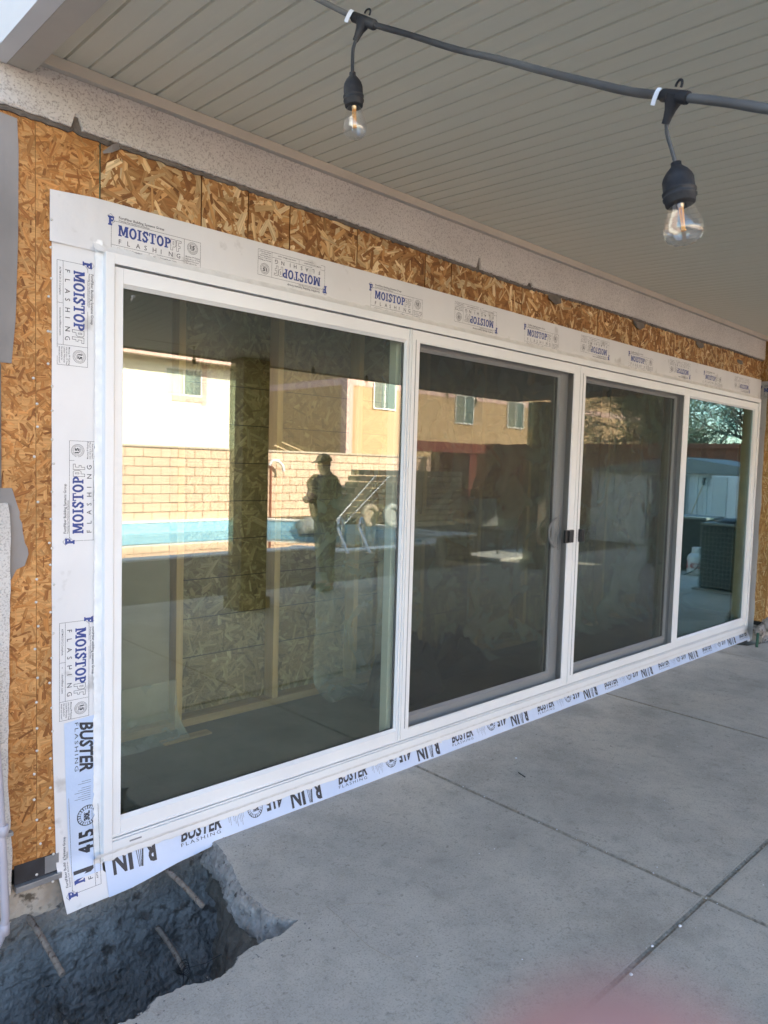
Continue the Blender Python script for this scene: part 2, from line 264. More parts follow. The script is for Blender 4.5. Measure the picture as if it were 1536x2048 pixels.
# ------------------------------------------------------------------ mesh helpers
def tag(o, label=None, cat=None, group=None, kind=None):
    if label: o['label'] = label
    if cat: o['category'] = cat
    if group: o['group'] = group
    if kind: o['kind'] = kind
    return o
def empty(name, loc, label=None, cat=None, group=None):
    o = bpy.data.objects.new(name, None); COL.objects.link(o); o.location = loc; o.empty_display_size = .1
    return tag(o, label, cat, group)
class MB:
    def __init__(s): s.v = []; s.f = []; s.m = []; s.smooth = []; s.col = []; s.uv = []; s.mats = []
    def mi(s, m):
        m = M[m] if isinstance(m, str) else m
        if m not in s.mats: s.mats.append(m)
        return s.mats.index(m)
    def poly(s, pts, m, sm=False):
        i = len(s.v); s.v += [tuple(p) for p in pts]; s.f.append(tuple(range(i, i+len(pts)))); s.m.append(s.mi(m)); s.smooth.append(sm)
    def faces(s, vs, fs, m, sm=False):
        i = len(s.v); s.v += [tuple(p) for p in vs]; k = s.mi(m)
        for f in fs: s.f.append(tuple(i+q for q in f)); s.m.append(k); s.smooth.append(sm)
    def box(s, a, b, m, bev=0):
        x0, y0, z0 = [min(p, q) for p, q in zip(a, b)]; x1, y1, z1 = [max(p, q) for p, q in zip(a, b)]
        if bev > 0:
            bm = bmesh.new(); bmesh.ops.create_cube(bm, size=1)
            for v in bm.verts: v.co = Vector(((x0+x1)/2+v.co.x*(x1-x0), (y0+y1)/2+v.co.y*(y1-y0), (z0+z1)/2+v.co.z*(z1-z0)))
            bmesh.ops.bevel(bm, geom=bm.edges[:], offset=bev, segments=2, profile=.7, affect='EDGES')
            s.bm(bm, m, False); return
        vs = [(x0,y0,z0),(x1,y0,z0),(x1,y1,z0),(x0,y1,z0),(x0,y0,z1),(x1,y0,z1),(x1,y1,z1),(x0,y1,z1)]
        s.faces(vs, [(0,3,2,1),(4,5,6,7),(0,1,5,4),(1,2,6,5),(2,3,7,6),(3,0,4,7)], m)
    def obox(s, c, ax, h, m, bev=0):       # oriented box: centre, 3 axes, half sizes
        bm = bmesh.new(); bmesh.ops.create_cube(bm, size=2)
        for v in bm.verts: v.co = Vector((v.co.x*h[0], v.co.y*h[1], v.co.z*h[2]))
        if bev: bmesh.ops.bevel(bm, geom=bm.edges[:], offset=bev, segments=2, profile=.7, affect='EDGES')
        A = [Vector(a).normalized() for a in ax]
        for v in bm.verts: v.co = Vector(c)+A[0]*v.co.x+A[1]*v.co.y+A[2]*v.co.z
        s.bm(bm, m, False)
    def bm(s, bm, m, sm=True):
        bm.verts.ensure_lookup_table(); bm.verts.index_update()
        s.faces([v.co[:] for v in bm.verts], [tuple(v.index for v in f.verts) for f in bm.faces], m, sm); bm.free()
    def bar(s, p, q, wd, th, m, up=(0,0,1)):
        p = Vector(p); q = Vector(q); d = (q-p); u = d.normalized(); sd_ = u.cross(Vector(up)).normalized(); n = sd_.cross(u)
        s.obox((p+q)/2, (u, sd_, n), (d.length/2, wd/2, th/2), m)
    def tube(s, pts, r, m, n=10, cap=True, closed=False):
        P = [Vector(p) for p in pts]; k = len(P); rr = r if isinstance(r, (list, tuple)) else [r]*k
        vs = []; prev = None
        for i, p in enumerate(P):
            d = (P[(i+1) % k]-P[i-1]) if closed else (P[min(i+1, k-1)]-P[max(i-1, 0)]); d.normalize()
            if prev is None: a = d.orthogonal().normalized()
            else: a = (prev-d*prev.dot(d)).normalized()
            prev = a; b = d.cross(a)
            vs += [p+(a*math.cos(t)+b*math.sin(t))*rr[i] for t in [2*math.pi*j/n for j in range(n)]]
        fs = [(i*n+j, i*n+(j+1) % n, ((i+1) % k)*n+(j+1) % n, ((i+1) % k)*n+j) for i in range(k if closed else k-1) for j in range(n)]
        s.faces(vs, fs, m, True)
        if cap and not closed:
            s.poly(vs[:n][::-1], m); s.poly(vs[-n:], m)
    def lathe(s, prof, m, origin=(0,0,0), axis=(0,0,1), n=20, cap=True):
        ax = Vector(axis).normalized(); a = ax.orthogonal().normalized(); b = ax.cross(a); o = Vector(origin)
        vs = [o+ax*z+(a*math.cos(2*math.pi*j/n)+b*math.sin(2*math.pi*j/n))*r for r, z in prof for j in range(n)]
        fs = [(i*n+j, i*n+(j+1) % n, (i+1)*n+(j+1) % n, (i+1)*n+j) for i in range(len(prof)-1) for j in range(n)]
        s.faces(vs, fs, m, True)
        if cap: s.poly(vs[:n][::-1], m); s.poly(vs[-n:], m)
    def build(s, name, parent=None, loc=None, **kw):
        me = bpy.data.meshes.new(name)
        o = Vector((0,0,0))
        if parent is not None: o = ORG[parent.name]
        elif loc is not None: o = Vector(loc)
        me.from_pydata([(v[0]-o.x, v[1]-o.y, v[2]-o.z) for v in s.v], [], s.f)
        for m in s.mats: me.materials.append(m)
        me.polygons.foreach_set('material_index', s.m); me.polygons.foreach_set('use_smooth', s.smooth)
        if s.col:
            ca = me.color_attributes.new('Col', 'FLOAT_COLOR', 'CORNER'); ul = me.uv_layers.new(name='UVMap')
            flat = []; uvs = []
            for fi, f in enumerate(s.f):
                c = s.col[fi]; u = s.uv[fi]
                for j in range(len(f)): flat += list(c); uvs += list(u[j])
            ca.data.foreach_set('color', flat); ul.data.foreach_set('uv', uvs)
        me.update()
        ob = bpy.data.objects.new(name, me); COL.objects.link(ob)
        if parent is not None: ob.parent = parent
        else: ob.location = o
        ORG[ob.name] = o
        return tag(ob, **kw)
ORG = {}
def thing(name, loc, label, cat, group=None):
    e = empty(name, Vector(loc), label, cat, group); ORG[e.name] = Vector(loc); return e
def smooth_path(pts, n=8):
    P = [Vector(p) for p in pts]; out = []
    for i in range(len(P)-1):
        a = P[max(i-1, 0)]; b = P[i]; c = P[i+1]; d = P[min(i+2, len(P)-1)]
        for k in range(n):
            t = k/n; out.append(.5*((2*b)+(c-a)*t+(2*a-5*b+4*c-d)*t*t+(3*b-3*c+d-a)*t**3))
    out.append(P[-1]); return out
def clip_poly(pts, x0, y0, x1, y1):
    for ax, lim, sg in ((0, x0, 1), (0, x1, -1), (1, y0, 1), (1, y1, -1)):
        out = []
        for i in range(len(pts)):
            a = pts[i-1]; b = pts[i]; ia = (a[ax]-lim)*sg >= 0; ib = (b[ax]-lim)*sg >= 0
            if ia != ib:
                t = (lim-a[ax])/(b[ax]-a[ax]); out.append(tuple(a[k]+(b[k]-a[k])*t for k in range(len(a))))
            if ib: out.append(b)
        pts = out
        if len(pts) < 3: return []
    return pts
def _mute(L_, f, mul=1.0):
    m_ = [sum(c[i] for c in L_)/len(L_) for i in range(3)]
    return [tuple((m_[i]+(c[i]-m_[i])*f)*mul for i in range(3))+(1,) for c in L_]
PAL1 = [srgb(*c) for c in ((202,158,106),(214,176,124),(184,134,82),(160,112,66),(226,194,146),(198,150,96),(142,98,58),(182,136,84),(214,176,124))]
PAL2 = [srgb(*c) for c in ((200,142,84),(190,130,72),(178,118,62),(208,154,96),(158,100,52),(196,136,78))]
PAL1 = [(c[0], c[1]*1.05, c[2]*1.12, 1) for c in _mute(PAL1, 1.1, 1.16)]; PAL2 = [(c[0], c[1]*1.05, c[2]*1.08, 1) for c in _mute(PAL2, .95, 1.14)]
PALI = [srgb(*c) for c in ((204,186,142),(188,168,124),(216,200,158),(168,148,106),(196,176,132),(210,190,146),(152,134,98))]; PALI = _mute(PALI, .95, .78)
PAL3 = [srgb(*c) for c in ((214,172,112),(224,188,132),(200,156,96),(186,138,80),(230,200,150))]
def osb(name, x0, z0, x1, z1, P, parent, pal=PAL1, dens=900, L=(.03,.11), Wd=(.008,.03), seed=1, thick=.011, grain=None, mat='osb', **kw):
    """one sheet of strand board; P(u, v, n) maps sheet coordinates to the world"""
    r = random.Random(seed); mb = MB(); m = mb.mi(mat)
    def add(pts, col, d):
        i = len(mb.v); mb.v += [tuple(P(p[0], p[1], d)) for p in pts]; mb.f.append(tuple(range(i, i+len(pts)))); mb.m.append(m); mb.smooth.append(False)
        mb.col.append(col); mb.uv.append([(p[2], p[3]) for p in pts])
    bx = [(x0,z0),(x1,z0),(x1,z1),(x0,z1)]
    add([(a, b, a, b) for a, b in bx], pal[3], 0.0)
    add([(a, b, a, b) for a, b in bx[::-1]], pal[3], -thick)
    for i in range(4):
        a = bx[i]; b = bx[(i+1) % 4]; k = len(mb.v)
        mb.v += [tuple(P(a[0], a[1], 0)), tuple(P(b[0], b[1], 0)), tuple(P(b[0], b[1], -thick)), tuple(P(a[0], a[1], -thick))]
        mb.f.append((k+3, k+2, k+1, k)); mb.m.append(m); mb.smooth.append(False); mb.col.append(pal[3]); mb.uv.append([(0,0),(1,0),(1,1),(0,1)])
    n = int((x1-x0)*(z1-z0)*dens)
    for i in range(n):
        cx = r.uniform(x0, x1); cz = r.uniform(z0, z1); a = r.uniform(0, math.pi)
        if grain is not None and r.random() < .75: a = grain+r.gauss(0, .35)
        l = r.uniform(*L)*(1 if r.random() < .8 else .4); wd = r.uniform(*Wd); ca, sa = math.cos(a), math.sin(a)
        e1, e2, e3, e4 = [r.uniform(-.3, .3)*wd*2 for _ in range(4)]
        q = [(-l/2+e1, -wd/2), (l/2+e2, -wd/2*r.uniform(.6,1)), (l/2+e3+wd*.4*r.random(), r.uniform(-.2,.2)*wd), (l/2+e3, wd/2*r.uniform(.6,1)), (-l/2+e4, wd/2), (-l/2-wd*.5*r.random(), 0)]
        uo, vo = r.uniform(0, 50), r.uniform(0, 50)
        pts = [(cx+p*ca-s_*sa, cz+p*sa+s_*ca, p+uo, s_+vo) for p, s_ in q]
        pts = clip_poly(pts, x0, z0, x1, z1)
        if not pts: continue
        c = pal[r.randrange(len(pal))]; k = r.uniform(.72, 1.18)
        add(pts, (c[0]*k, c[1]*k, c[2]*k, 1), .0004+.0022*i/n)
    return mb.build(name, parent, **kw)
def jag(n, amp, seed, f=1.0):
    r = random.Random(seed); ph = r.uniform(0, 100)
    return [amp*(noise.noise(Vector((ph+i*.9*f, 0, 0)))+.6*noise.noise(Vector((ph+i*2.7*f, 5, 0)))) for i in range(n)]
_tc = {}
def text_geo(s, size=1.0, bold=0.0, sx=1.0, spacing=1.0):
    key = (s, bold, spacing)
    if key not in _tc:
        cu = bpy.data.curves.new('t', 'FONT'); cu.body = s; cu.offset = bold; cu.resolution_u = 2; cu.space_character = spacing; cu.fill_mode = 'FRONT'
        o = bpy.data.objects.new('t', cu); COL.objects.link(o)
        dg = bpy.context.evaluated_depsgraph_get(); me = bpy.data.meshes.new_from_object(o.evaluated_get(dg))
        v = [(p.co.x, p.co.y) for p in me.vertices]; f = [tuple(q.vertices) for q in me.polygons]
        bpy.data.objects.remove(o); bpy.data.curves.remove(cu); bpy.data.meshes.remove(me)
        x0 = min(p[0] for p in v); v = [(p[0]-x0, p[1]) for p in v]; wd = max(p[0] for p in v)
        _tc[key] = (v, f, wd)
    v, f, wd = _tc[key]
    return [(p[0]*size*sx, p[1]*size) for p in v], f, wd*size*sx
class Print:
    """flat printed artwork in local (u, v) metres, laid on a surface by P(u, v, lift)"""
    def __init__(s): s.items = []
    def text(s, t, x, y, h, m, width=None, bold=0.0, ang=0, spacing=1.0, lift=0):
        v, f, wd = text_geo(t, h/.72, bold, 1.0, spacing)
        k = width/wd if width else 1
        ca, sa = math.cos(ang), math.sin(ang)
        s.items.append(([(x+p[0]*k*ca-p[1]*sa, y+p[0]*k*sa+p[1]*ca) for p in v], f, m, lift))
    def rect(s, x0, y0, x1, y1, m, lift=0): s.items.append(([(x0,y0),(x1,y0),(x1,y1),(x0,y1)], [(0,1,2,3)], m, lift))
    def line(s, pts, t, m, lift=0):
        for a, b in zip(pts[:-1], pts[1:]):
            dx, dy = b[0]-a[0], b[1]-a[1]; l = math.hypot(dx, dy); nx, ny = -dy/l*t/2, dx/l*t/2; ex, ey = dx/l*t/2, dy/l*t/2
            s.items.append(([(a[0]+nx-ex,a[1]+ny-ey),(a[0]-nx-ex,a[1]-ny-ey),(b[0]-nx+ex,b[1]-ny+ey),(b[0]+nx+ex,b[1]+ny+ey)], [(0,1,2,3)], m, lift))
            lift += .00002
    def ring(s, cx, cy, r0, r1, m, n=28, a0=0, a1=2*math.pi, lift=0):
        v = []; f = []
        for i in range(n+1):
            a = a0+(a1-a0)*i/n; v += [(cx+r0*math.cos(a), cy+r0*math.sin(a)), (cx+r1*math.cos(a), cy+r1*math.sin(a))]
        for i in range(n): f.append((2*i, 2*i+1, 2*i+3, 2*i+2))
        s.items.append((v, f, m, lift))
    def poly(s, pts, m, lift=0): s.items.append((pts, [tuple(range(len(pts)))], m, lift))
    def lay(s, P, name, parent, clip=None, **kw):
        mb = MB()
        for v, f, m, lift in s.items:
            if clip:
                for q in f:
                    pts = clip_poly([v[i] for i in q], *clip)
                    if len(pts) > 2: mb.poly([P(a, b, lift) for a, b in pts], m)
            else: mb.faces([P(a, b, lift) for a, b in v], f, m)
        if mb.f: return mb.build(name, parent, **kw)
# ================================================================== THE HOUSE WALL
YW = .04
SZ = -.134                                  # slab surface at the wall
def slabz(y): return SZ + .008*y
wall = thing('house_wall', (0, .2, 0), 'house wall stripped to strand board under a ragged band of grey stucco around the glass doors', 'wall')
PW = lambda u, v, n: (u, YW-n, v)
seams = [W(x, y, YW).x for x, y in ((200,300),(403,360),(497,380),(580,410),(715,460),(851,510),(903,530),(1044,590),(1161,640),(1194,650),(1262,680),(1313,700),(1339,705),(1364,715),(1434,735),(1466,745))]
seams = seams+[5.93]
for i in range(len(seams)-1):
    osb('osb_panel', seams[i]+.0025, 1.98, seams[i+1]-.0025, 2.47, PW, wall, PAL1, dens=2300 if i < 5 else 1500, L=(.025,.10), Wd=(.006,.026), seed=20+i)
xl, xm = -.349, W(72, 1000, YW).x
osb('osb_panel', xl, .0, xm-.0008, 2.47, PW, wall, PAL2, dens=5600, L=(.014,.055), Wd=(.003,.013), seed=5)
osb('osb_panel', xm+.0008, -.01, seams[0]-.0025, 2.47, PW, wall, PAL2, dens=5600, L=(.014,.06), Wd=(.003,.015), seed=6)
mb = MB(); mb.box((-.31, YW+.012, -.02), (5.95, YW+.03, 0.02), 'black_seam'); mb.box((-.31, YW+.012, 1.96), (5.95, YW+.03, 2.6), 'black_seam'); mb.box((-.31, YW+.012, .02), (-.052, YW+.03, 1.96), 'black_seam')
mb.build('sheathing_backing', wall)
mb = MB(); mb.box((seams[0]-.0022, YW-.001, 1.9), (seams[0]+.0012, YW+.01, 2.42), 'green_seam'); mb.build('panel_edge', wall, label='green painted panel edge')
# nails
nb = MB(); nb.lathe([(0, -.0022), (.0030, -.002), (.0040, -.0008), (.0040, .001)], 'nail', axis=(0,1,0), n=8, cap=False)
nail_px = [(57,520),(58,578),(58,468),(53,612),(52,677),(24,765),(57,678),(52,738),(60,780),(31,813),(60,826),(32,856),(60,880),(26,912),(63,925),(60,978),(33,997),(58,1029),(55,1074),(60,1084),(57,1115),(31,1142),(64,1152),(30,1185),(58,1204),(34,1230),(63,1244),(28,1273),(60,1290),(33,1327),(56,1337),(31,1373),(60,1384),(32,1422),(62,1428),(32,1464),(58,1479),(27,1508),(58,1534),(27,1556),(56,1572),(32,1594),(57,1610),(39,1639),(64,1659),(32,1697),(63,1711)]
nb_ob = None
for i, (x, y) in enumerate(nail_px):
    p = W(x, y, YW-.003)
    if i == 0:
        nb_ob = nb.build('nail', wall); nb_ob.location = p-Vector(ORG[wall.name])
    else:
        c = nb_ob.copy(); COL.objects.link(c); c.parent = wall; c.location = p-Vector(ORG[wall.name])
# stucco band over the doors
def ragged_band(name, x0, x1, ztop, zbot, yf, yb, m, step=.02, amp=.006, seed=1, notches=(), parent=wall, **kw):
    n = max(2, int((x1-x0)/step)); j = jag(n+1, amp, seed, 1.0); mb = MB(); rows = []
    xs = [x0+(x1-x0)*i/n for i in range(n+1)]
    zs = []
    for i, x in enumerate(xs):
        z = (zbot(x) if callable(zbot) else zbot)+j[i]
        for nx, nw, nh in notches:
            if abs(x-nx) < nw: z += nh
        zs.append(z)
    jy = jag(n+1, .004, seed+50, 1.3); vs = []
    for i, x in enumerate(xs): vs += [(x, yf, ztop), (x, yf, zs[i]+.008), (x, yf+.004+abs(jy[i]), zs[i]), (x, yb, zs[i]+jy[i]*.5)]
    fs = []
    for i in range(n):
        for k in range(3): fs.append((4*i+k, 4*i+4+k, 4*i+5+k, 4*i+1+k))
    mb.faces(vs, fs, m); return mb.build(name, parent, **kw)
zb = lambda x: float(np.interp(x, [-1, -.3, 0, .5, 1, 1.55, 2.3, 2.9, 3.6, 4.4, 5.2, 5.93], [2.41, 2.408, 2.405, 2.404, 2.40, 2.385, 2.37, 2.385, 2.39, 2.385, 2.395, 2.39]))
ragged_band('stucco_band', -.75, 5.955, 2.70, zb, .014, YW, 'stucco', .012, .005, 3, ((-.125, .012, .035), (1.91, .012, .05), (2.36, .015, .02)))
ragged_band('mortar_edge', -.75, 5.93, 2.45, lambda x: zb(x)-.012, .026, YW-.002, 'mortar', .016, .009, 9)
# torn shreds of paper below the band
for k, (px, py, w_, h_) in enumerate(((460,590,.05,.03), (1110,600,.13,.03), (1278,650,.15,.035), (1400,690,.14,.03), (1480,725,.12,.02))):
    c = W(px, py, YW-.01); mb = MB(); pts = []
    for i in range(9):
        t = i/8; pts.append((c.x-w_/2+w_*t, YW-.008-.006*math.sin(t*3.1), c.z+.02))
    low = [(p[0], p[1]-.004, c.z-h_*math.sin(math.pi*(i+.3)/8.8)*(.7+.3*R_.random())) for i, p in enumerate(pts)]
    mb.faces(pts+low, [(i, i+1, i+10, i+9) for i in range(8)], 'mortar')
    mb.faces([(p[0], p[1]+.002, p[2]) for p in pts+low], [(i+9, i+10, i+1, i) for i in range(8)], 'mortar'); mb.build('paper_shred', wall)
mb = MB(); a, b = W(205, 303, YW-.03), W(240, 285, YW-.012)
mb.faces([a, a+Vector((.004,0,-.006)), b+Vector((.0,0,-.022)), b, (a+b)/2+Vector((0,-.006,.006)), (a+b)/2+Vector((.002,-.006,-.018))], [(0,1,5,4),(4,5,2,3)], 'paper'); mb.build('paper_shred', wall)
# grey building paper and stucco at the left
def sheet(name, pts, y, m, th=.002, parent=wall, seed=0, sub=10, amp=.0, **kw):
    """irregular flat sheet from an outline in (x, z), with thickness"""
    mb = MB(); f = [(p[0], y, p[1]) for p in pts]; k = [(p[0], y+th, p[1]) for p in pts]; n = len(pts)
    mb.poly(f, m); mb.poly(k[::-1], m)
    for i in range(n): mb.poly([f[i], k[i], k[(i+1) % n], f[(i+1) % n]], m)
    return mb.build(name, parent, **kw)
def rag(pts, amp, step, seed):
    out = []; r = random.Random(seed)
    for i in range(len(pts)):
        a, b = pts[i], pts[(i+1) % len(pts)]; l = math.hypot(b[0]-a[0], b[1]-a[1]); n = max(1, int(l/step))
        for k in range(n):
            t = k/n; out.append((a[0]+(b[0]-a[0])*t+r.uniform(-amp, amp), a[1]+(b[1]-a[1])*t+r.uniform(-amp, amp)))
    return out
Wp = lambda x, y, Y=YW: (W(x, y, Y).x, W(x, y, Y).z)
sheet('building_paper', [(-.9, Wp(0,215)[1]+.02), Wp(33,238), Wp(36,300), Wp(35,480), Wp(30,640), Wp(22,727), (-.9, Wp(0,730)[1])], YW-.006, 'paper', .002)
sheet('building_paper', rag([(-.9, Wp(0,972)[1]), Wp(22,975), Wp(34,1010), Wp(45,1060), Wp(55,1110), Wp(50,1130), Wp(30,1140), Wp(22,1160), (-.9, Wp(0,1160)[1])], .003, .02, 4), YW-.006, 'paper', .002)
st_out = rag([(-.9, Wp(0,1003,.02)[1]), Wp(14,1006,.02), Wp(20,1030,.02), Wp(21,1100,.02), Wp(19,1300,.02), Wp(17,1420,.02), Wp(16,1560,.02), Wp(20,1640,.02), Wp(24,1700,.02), Wp(20,1790,.02), (-.9, -.14)], .0018, .03, 8)
sheet('stucco_patch', st_out, .018, 'stucco', YW-.018)
st2 = [(-.9, Wp(0,725)[1]), Wp(2,727,.03), Wp(3,975,.03), (-.9, Wp(0,975)[1])]
sheet('stucco_patch', st2, .03, 'mortar', .008)
# metal strip and sill under the board at the left
mb = MB(); a, b, c, d = W(27,1737,YW-.004), W(108,1706,YW-.004), W(115,1745,.02), W(50,1778,.02)
mb.box((-.31, .036, -.055), (-.17, YW+.01, .010), 'black_metal'); mb.box((-.215, .0345, -.05), (-.17, .0355, .008), 'galv'); mb.box((-.31, .018, -.075), (-.165, YW+.01, -.056), 'galv', .002)
mb.build('sill_strip', wall, label='black and galvanised metal strip under the board')
# return wall at the far end
PJ = lambda u, v, n: (5.93-n, u, v)
osb('osb_panel', -.11, .04, YW, 2.66, PJ, wall, PAL3, dens=2500, L=(.03,.09), Wd=(.003,.012), seed=77, grain=math.pi/2, label='pale yellow board on the return wall')
PJ2 = lambda u, v, n: (u, -.122-n, v)
osb('osb_panel', 5.93, .04, 8.2, 2.62, PJ2, wall, PAL3, dens=260, L=(.04,.12), Wd=(.01,.03), seed=78)
mb = MB(); mb.box((5.94, -.10, -.6), (8.2, .2, .0), 'footing'); mb.box((5.945, -.105, 0), (8.2, .2, 2.7), 'black_seam'); mb.build('return_footing', wall)
# bulk of the house (upper storey, roof)
mb = MB()
mb.box((-12, .05, 2.56), (8.2, 9.5, 6.3), 'stucco'); mb.box((-12, .05, -.6), (-.9, 9.5, 2.55), 'stucco')
mb.box((6.6, .2, -.6), (8.19, 9.5, 2.55), 'stucco'); mb.box((-.9, 9.3, -.6), (6.6, 9.5, 2.55), 'stucco')
mb.build('upper_storey', wall)
# added unseen sun blocker beyond the corner of the house: its gap lets one patch of sun through
SW_Y = 2.3; cot = math.cos(SUN_AZ)/math.sin(SUN_AZ); tz_ = math.tan(SUN_EL)/math.sin(SUN_AZ)
gp = []
for q in ((880,1078),(945,1100),(1050,1114),(1230,1131),(1050,1130),(880,1131)):
    v = MRZ(*q, slabz(-4.7), .08); gp.append((v.x+cot*(SW_Y-v.y), SW_Y, v.z+tz_*(SW_Y-v.y)))
sw_ = thing('sun_blocker', (15, SW_Y, -.6), 'tall added sun blocker, unseen, with a slot beyond the far corner of the house', 'wall')
mb = MB(); i0 = max(range(len(gp)), key=lambda i: gp[i][0]+gp[i][2]); ring = [gp[(i0+k) % len(gp)] for k in range(len(gp)+1)]
if sum((ring[i][0]*ring[i+1][2]-ring[i+1][0]*ring[i][2]) for i in range(len(ring)-1)) > 0: ring = ring[::-1]
mb.poly([(26, SW_Y, 7.7), (8.25, SW_Y, 7.7), (8.25, SW_Y, -.6), (26, SW_Y, -.6), (26, SW_Y, 7.7)]+ring, 'stucco'); mb.build('wall', sw_)
mb = MB(); rz = 6.3
mb.faces([(-12.5,-.45,rz),(8.7,-.45,rz),(8.7,10,rz),(-12.5,10,rz),(-12.5,4.7,rz+1.9),(8.7,4.7,rz+1.9)], [(0,1,5,4),(2,3,4,5),(0,4,3),(1,2,5),(3,2,1,0)], 'tile'); mb.build('roof', wall)
# footing below the doors
def grid_surface(mb, fn, nu, nv, m, sm=True):
    vs = [fn(i/nu, j/nv) for j in range(nv+1) for i in range(nu+1)]
    mb.faces(vs, [(j*(nu+1)+i, j*(nu+1)+i+1, (j+1)*(nu+1)+i+1, (j+1)*(nu+1)+i) for j in range(nv) for i in range(nu)], m, sm)
def nz(x, y, z, s=1): return noise.noise(Vector((x*s, y*s, z*s)))
def fz(x, y, z, s=1): return noise.fractal(Vector((x*s, y*s, z*s)), .8, 2.1, 5)
def foot(u, v):
    x = -1.4+2.2*u; z = -.06-.13*v
    y = .055-.012*v+.010*fz(x, 0, z, 9)
    return (x, y, z)
mb = MB(); grid_surface(mb, foot, 220, 16, 'footing'); mb.build('footing', wall, label='rough tan concrete footing above the trench')
# ================================================================== GROUND, SLAB, TRENCH
edge_px = [(436,1690),(446,1706),(462,1728),(474,1755),(486,1778),(505,1795),(522,1806),(540,1822),(562,1832),(596,1838),(575,1856),(560,1868),(535,1876),(505,1890),(484,1906),(466,1930),(440,1952),(405,1963),(372,1966),(345,1980),(318,1990),(300,2012),(275,2030),(240,2042)]
hole = [(WZ(x, y, SZ).x, WZ(x, y, SZ).y) for x, y in edge_px]
hole = [(hole[0][0]+.005, .05)]+hole+[(-.40, -.65), (-.75, -.70), (-1.45, -.66)]
hr = []; r = random.Random(3)
for i in range(len(hole)-1):
    a, b = hole[i], hole[i+1]; l = math.hypot(b[0]-a[0], b[1]-a[1]); n = max(1, int(l/.006))
    for k in range(n):
        t = k/n; x = a[0]+(b[0]-a[0])*t; y = a[1]+(b[1]-a[1])*t; q = .006 if i else 0
        hr.append((x+q*nz(x, y, 0, 60)+q*nz(x, y, 5, 25), y+q*nz(x, y, 9, 60)))
hr.append(hole[-1])
JX, JX2, JY = 1.53, 3.375, -1.445
slab = MB()
def flat(mb, pts, z, m): mb.poly([(p[0], p[1], slabz(p[1]) + z) for p in pts], m)
G = .0085
flat(slab, hr+[(-1.45, -3.2), (-1.45, JY+0), (-1.45, JY+G)][1:] if False else hr+[(-1.45, JY+G), (JX-G, JY+G), (JX-G, .05)], 0, 'concrete')
for x0, x1 in ((JX+G, JX2-G), (JX2+G, 5.2)): flat(slab, [(x0, JY+G), (x1, JY+G), (x1, .05), (x0, .05)], 0, 'concrete')
flat(slab, [(5.2+.004, JY+G), (8.1, JY+G), (8.1, -.62), (5.62,-.09), (5.56,.05), (5.204, .05)], 0, 'concrete')
for x0, x1 in ((-1.45, JX-G), (JX+G, JX2-G), (JX2+G, 5.2), (5.204, 8.1)): flat(slab, [(x0, -4.7), (x1, -4.7), (x1, JY-G), (x0, JY-G)], 0, 'concrete')
flat(slab, [(-6, -4.7), (-1.454, -4.7), (-1.454, -.66), (-6, -.66)], 0, 'concrete')
flat(slab, [(8.104, -4.7), (14, -4.7), (14, 1.5), (8.25, 1.5), (8.25, -.3), (8.104, -.6)], 0, 'concrete')
# broken side of the slab
ns = len(hr); vs = []; fs = []
levels = [(0, 0), (-.003, .003), (-.009, .006), (-.017, .008), (-.026, .010), (-.035, .013), (-.045, .016), (-.055, .019), (-.065, .021), (-.075, .023), (-.086, .024), (-.097, .024), (-.108, .021), (-.119, .016), (-.13, .008)]
cx, cy = -.3, -.2
for dz, off in levels:
    for x, y in hr:
        dx, dy = cx-x, cy-y; l = math.hypot(dx, dy)+1e-6; k = off*(.4+1.1*abs(nz(x, y, dz, 14)))+(.010*nz(x, y, dz, 42)+.008*nz(x, y, dz, 95)+.006*nz(x, y, dz, 190) if dz else 0)
        if x > .2: k += off*.4
        vs.append((x+dx/l*k, y+dy/l*k, slabz(y)+dz+(.004*nz(x, y, dz, 30) if dz else 0)))
for j in range(len(levels)-1):
    for i in range(ns-1): fs.append((j*ns+i, j*ns+i+1, (j+1)*ns+i+1, (j+1)*ns+i))
slab.faces(vs, fs, 'broken', False)
slab.build('patio_slab', kind='structure', loc=(0,0,0))
# joint dirt
mb = MB()
def jstrip(p, q, w_, seed):
    p = Vector(p); q = Vector(q); n = int((q-p).length/.012); d = (q-p).normalized(); s = Vector((-d.y, d.x, 0))
    vs = []
    for i in range(n+1):
        c = p+(q-p)*i/n
        for k, o in enumerate((-1, -.55, .55, 1)):
            ww = w_*(1+.45*nz(c.x, c.y, k*3+seed, 28)+.25*nz(c.x, c.y, k*3+seed, 90)) if k in (0, 3) else w_
            vs.append(c+s*(o*ww)+Vector((0, 0, slabz(c.y)+(-.0065 if k in (1, 2) else .0007)+(.002*nz(c.x, c.y, k, 90) if k in (1, 2) else 0))))
    mb.faces(vs, [(4*i+k, 4*i+k+1, 4*i+5+k, 4*i+4+k) for i in range(n) for k in range(3)], 'joint', True)
jstrip((JX, .05, 0), (JX, -4.7, 0), .012, 1); jstrip((JX2, .05, 0), (JX2, -4.7, 0), .0115, 2); jstrip((-1.45, JY, 0.0), (8.1, JY, 0), .0165, 3)
mb.build('joint_dirt', kind='stuff', label='dirt packed in the joints between the patio slabs')
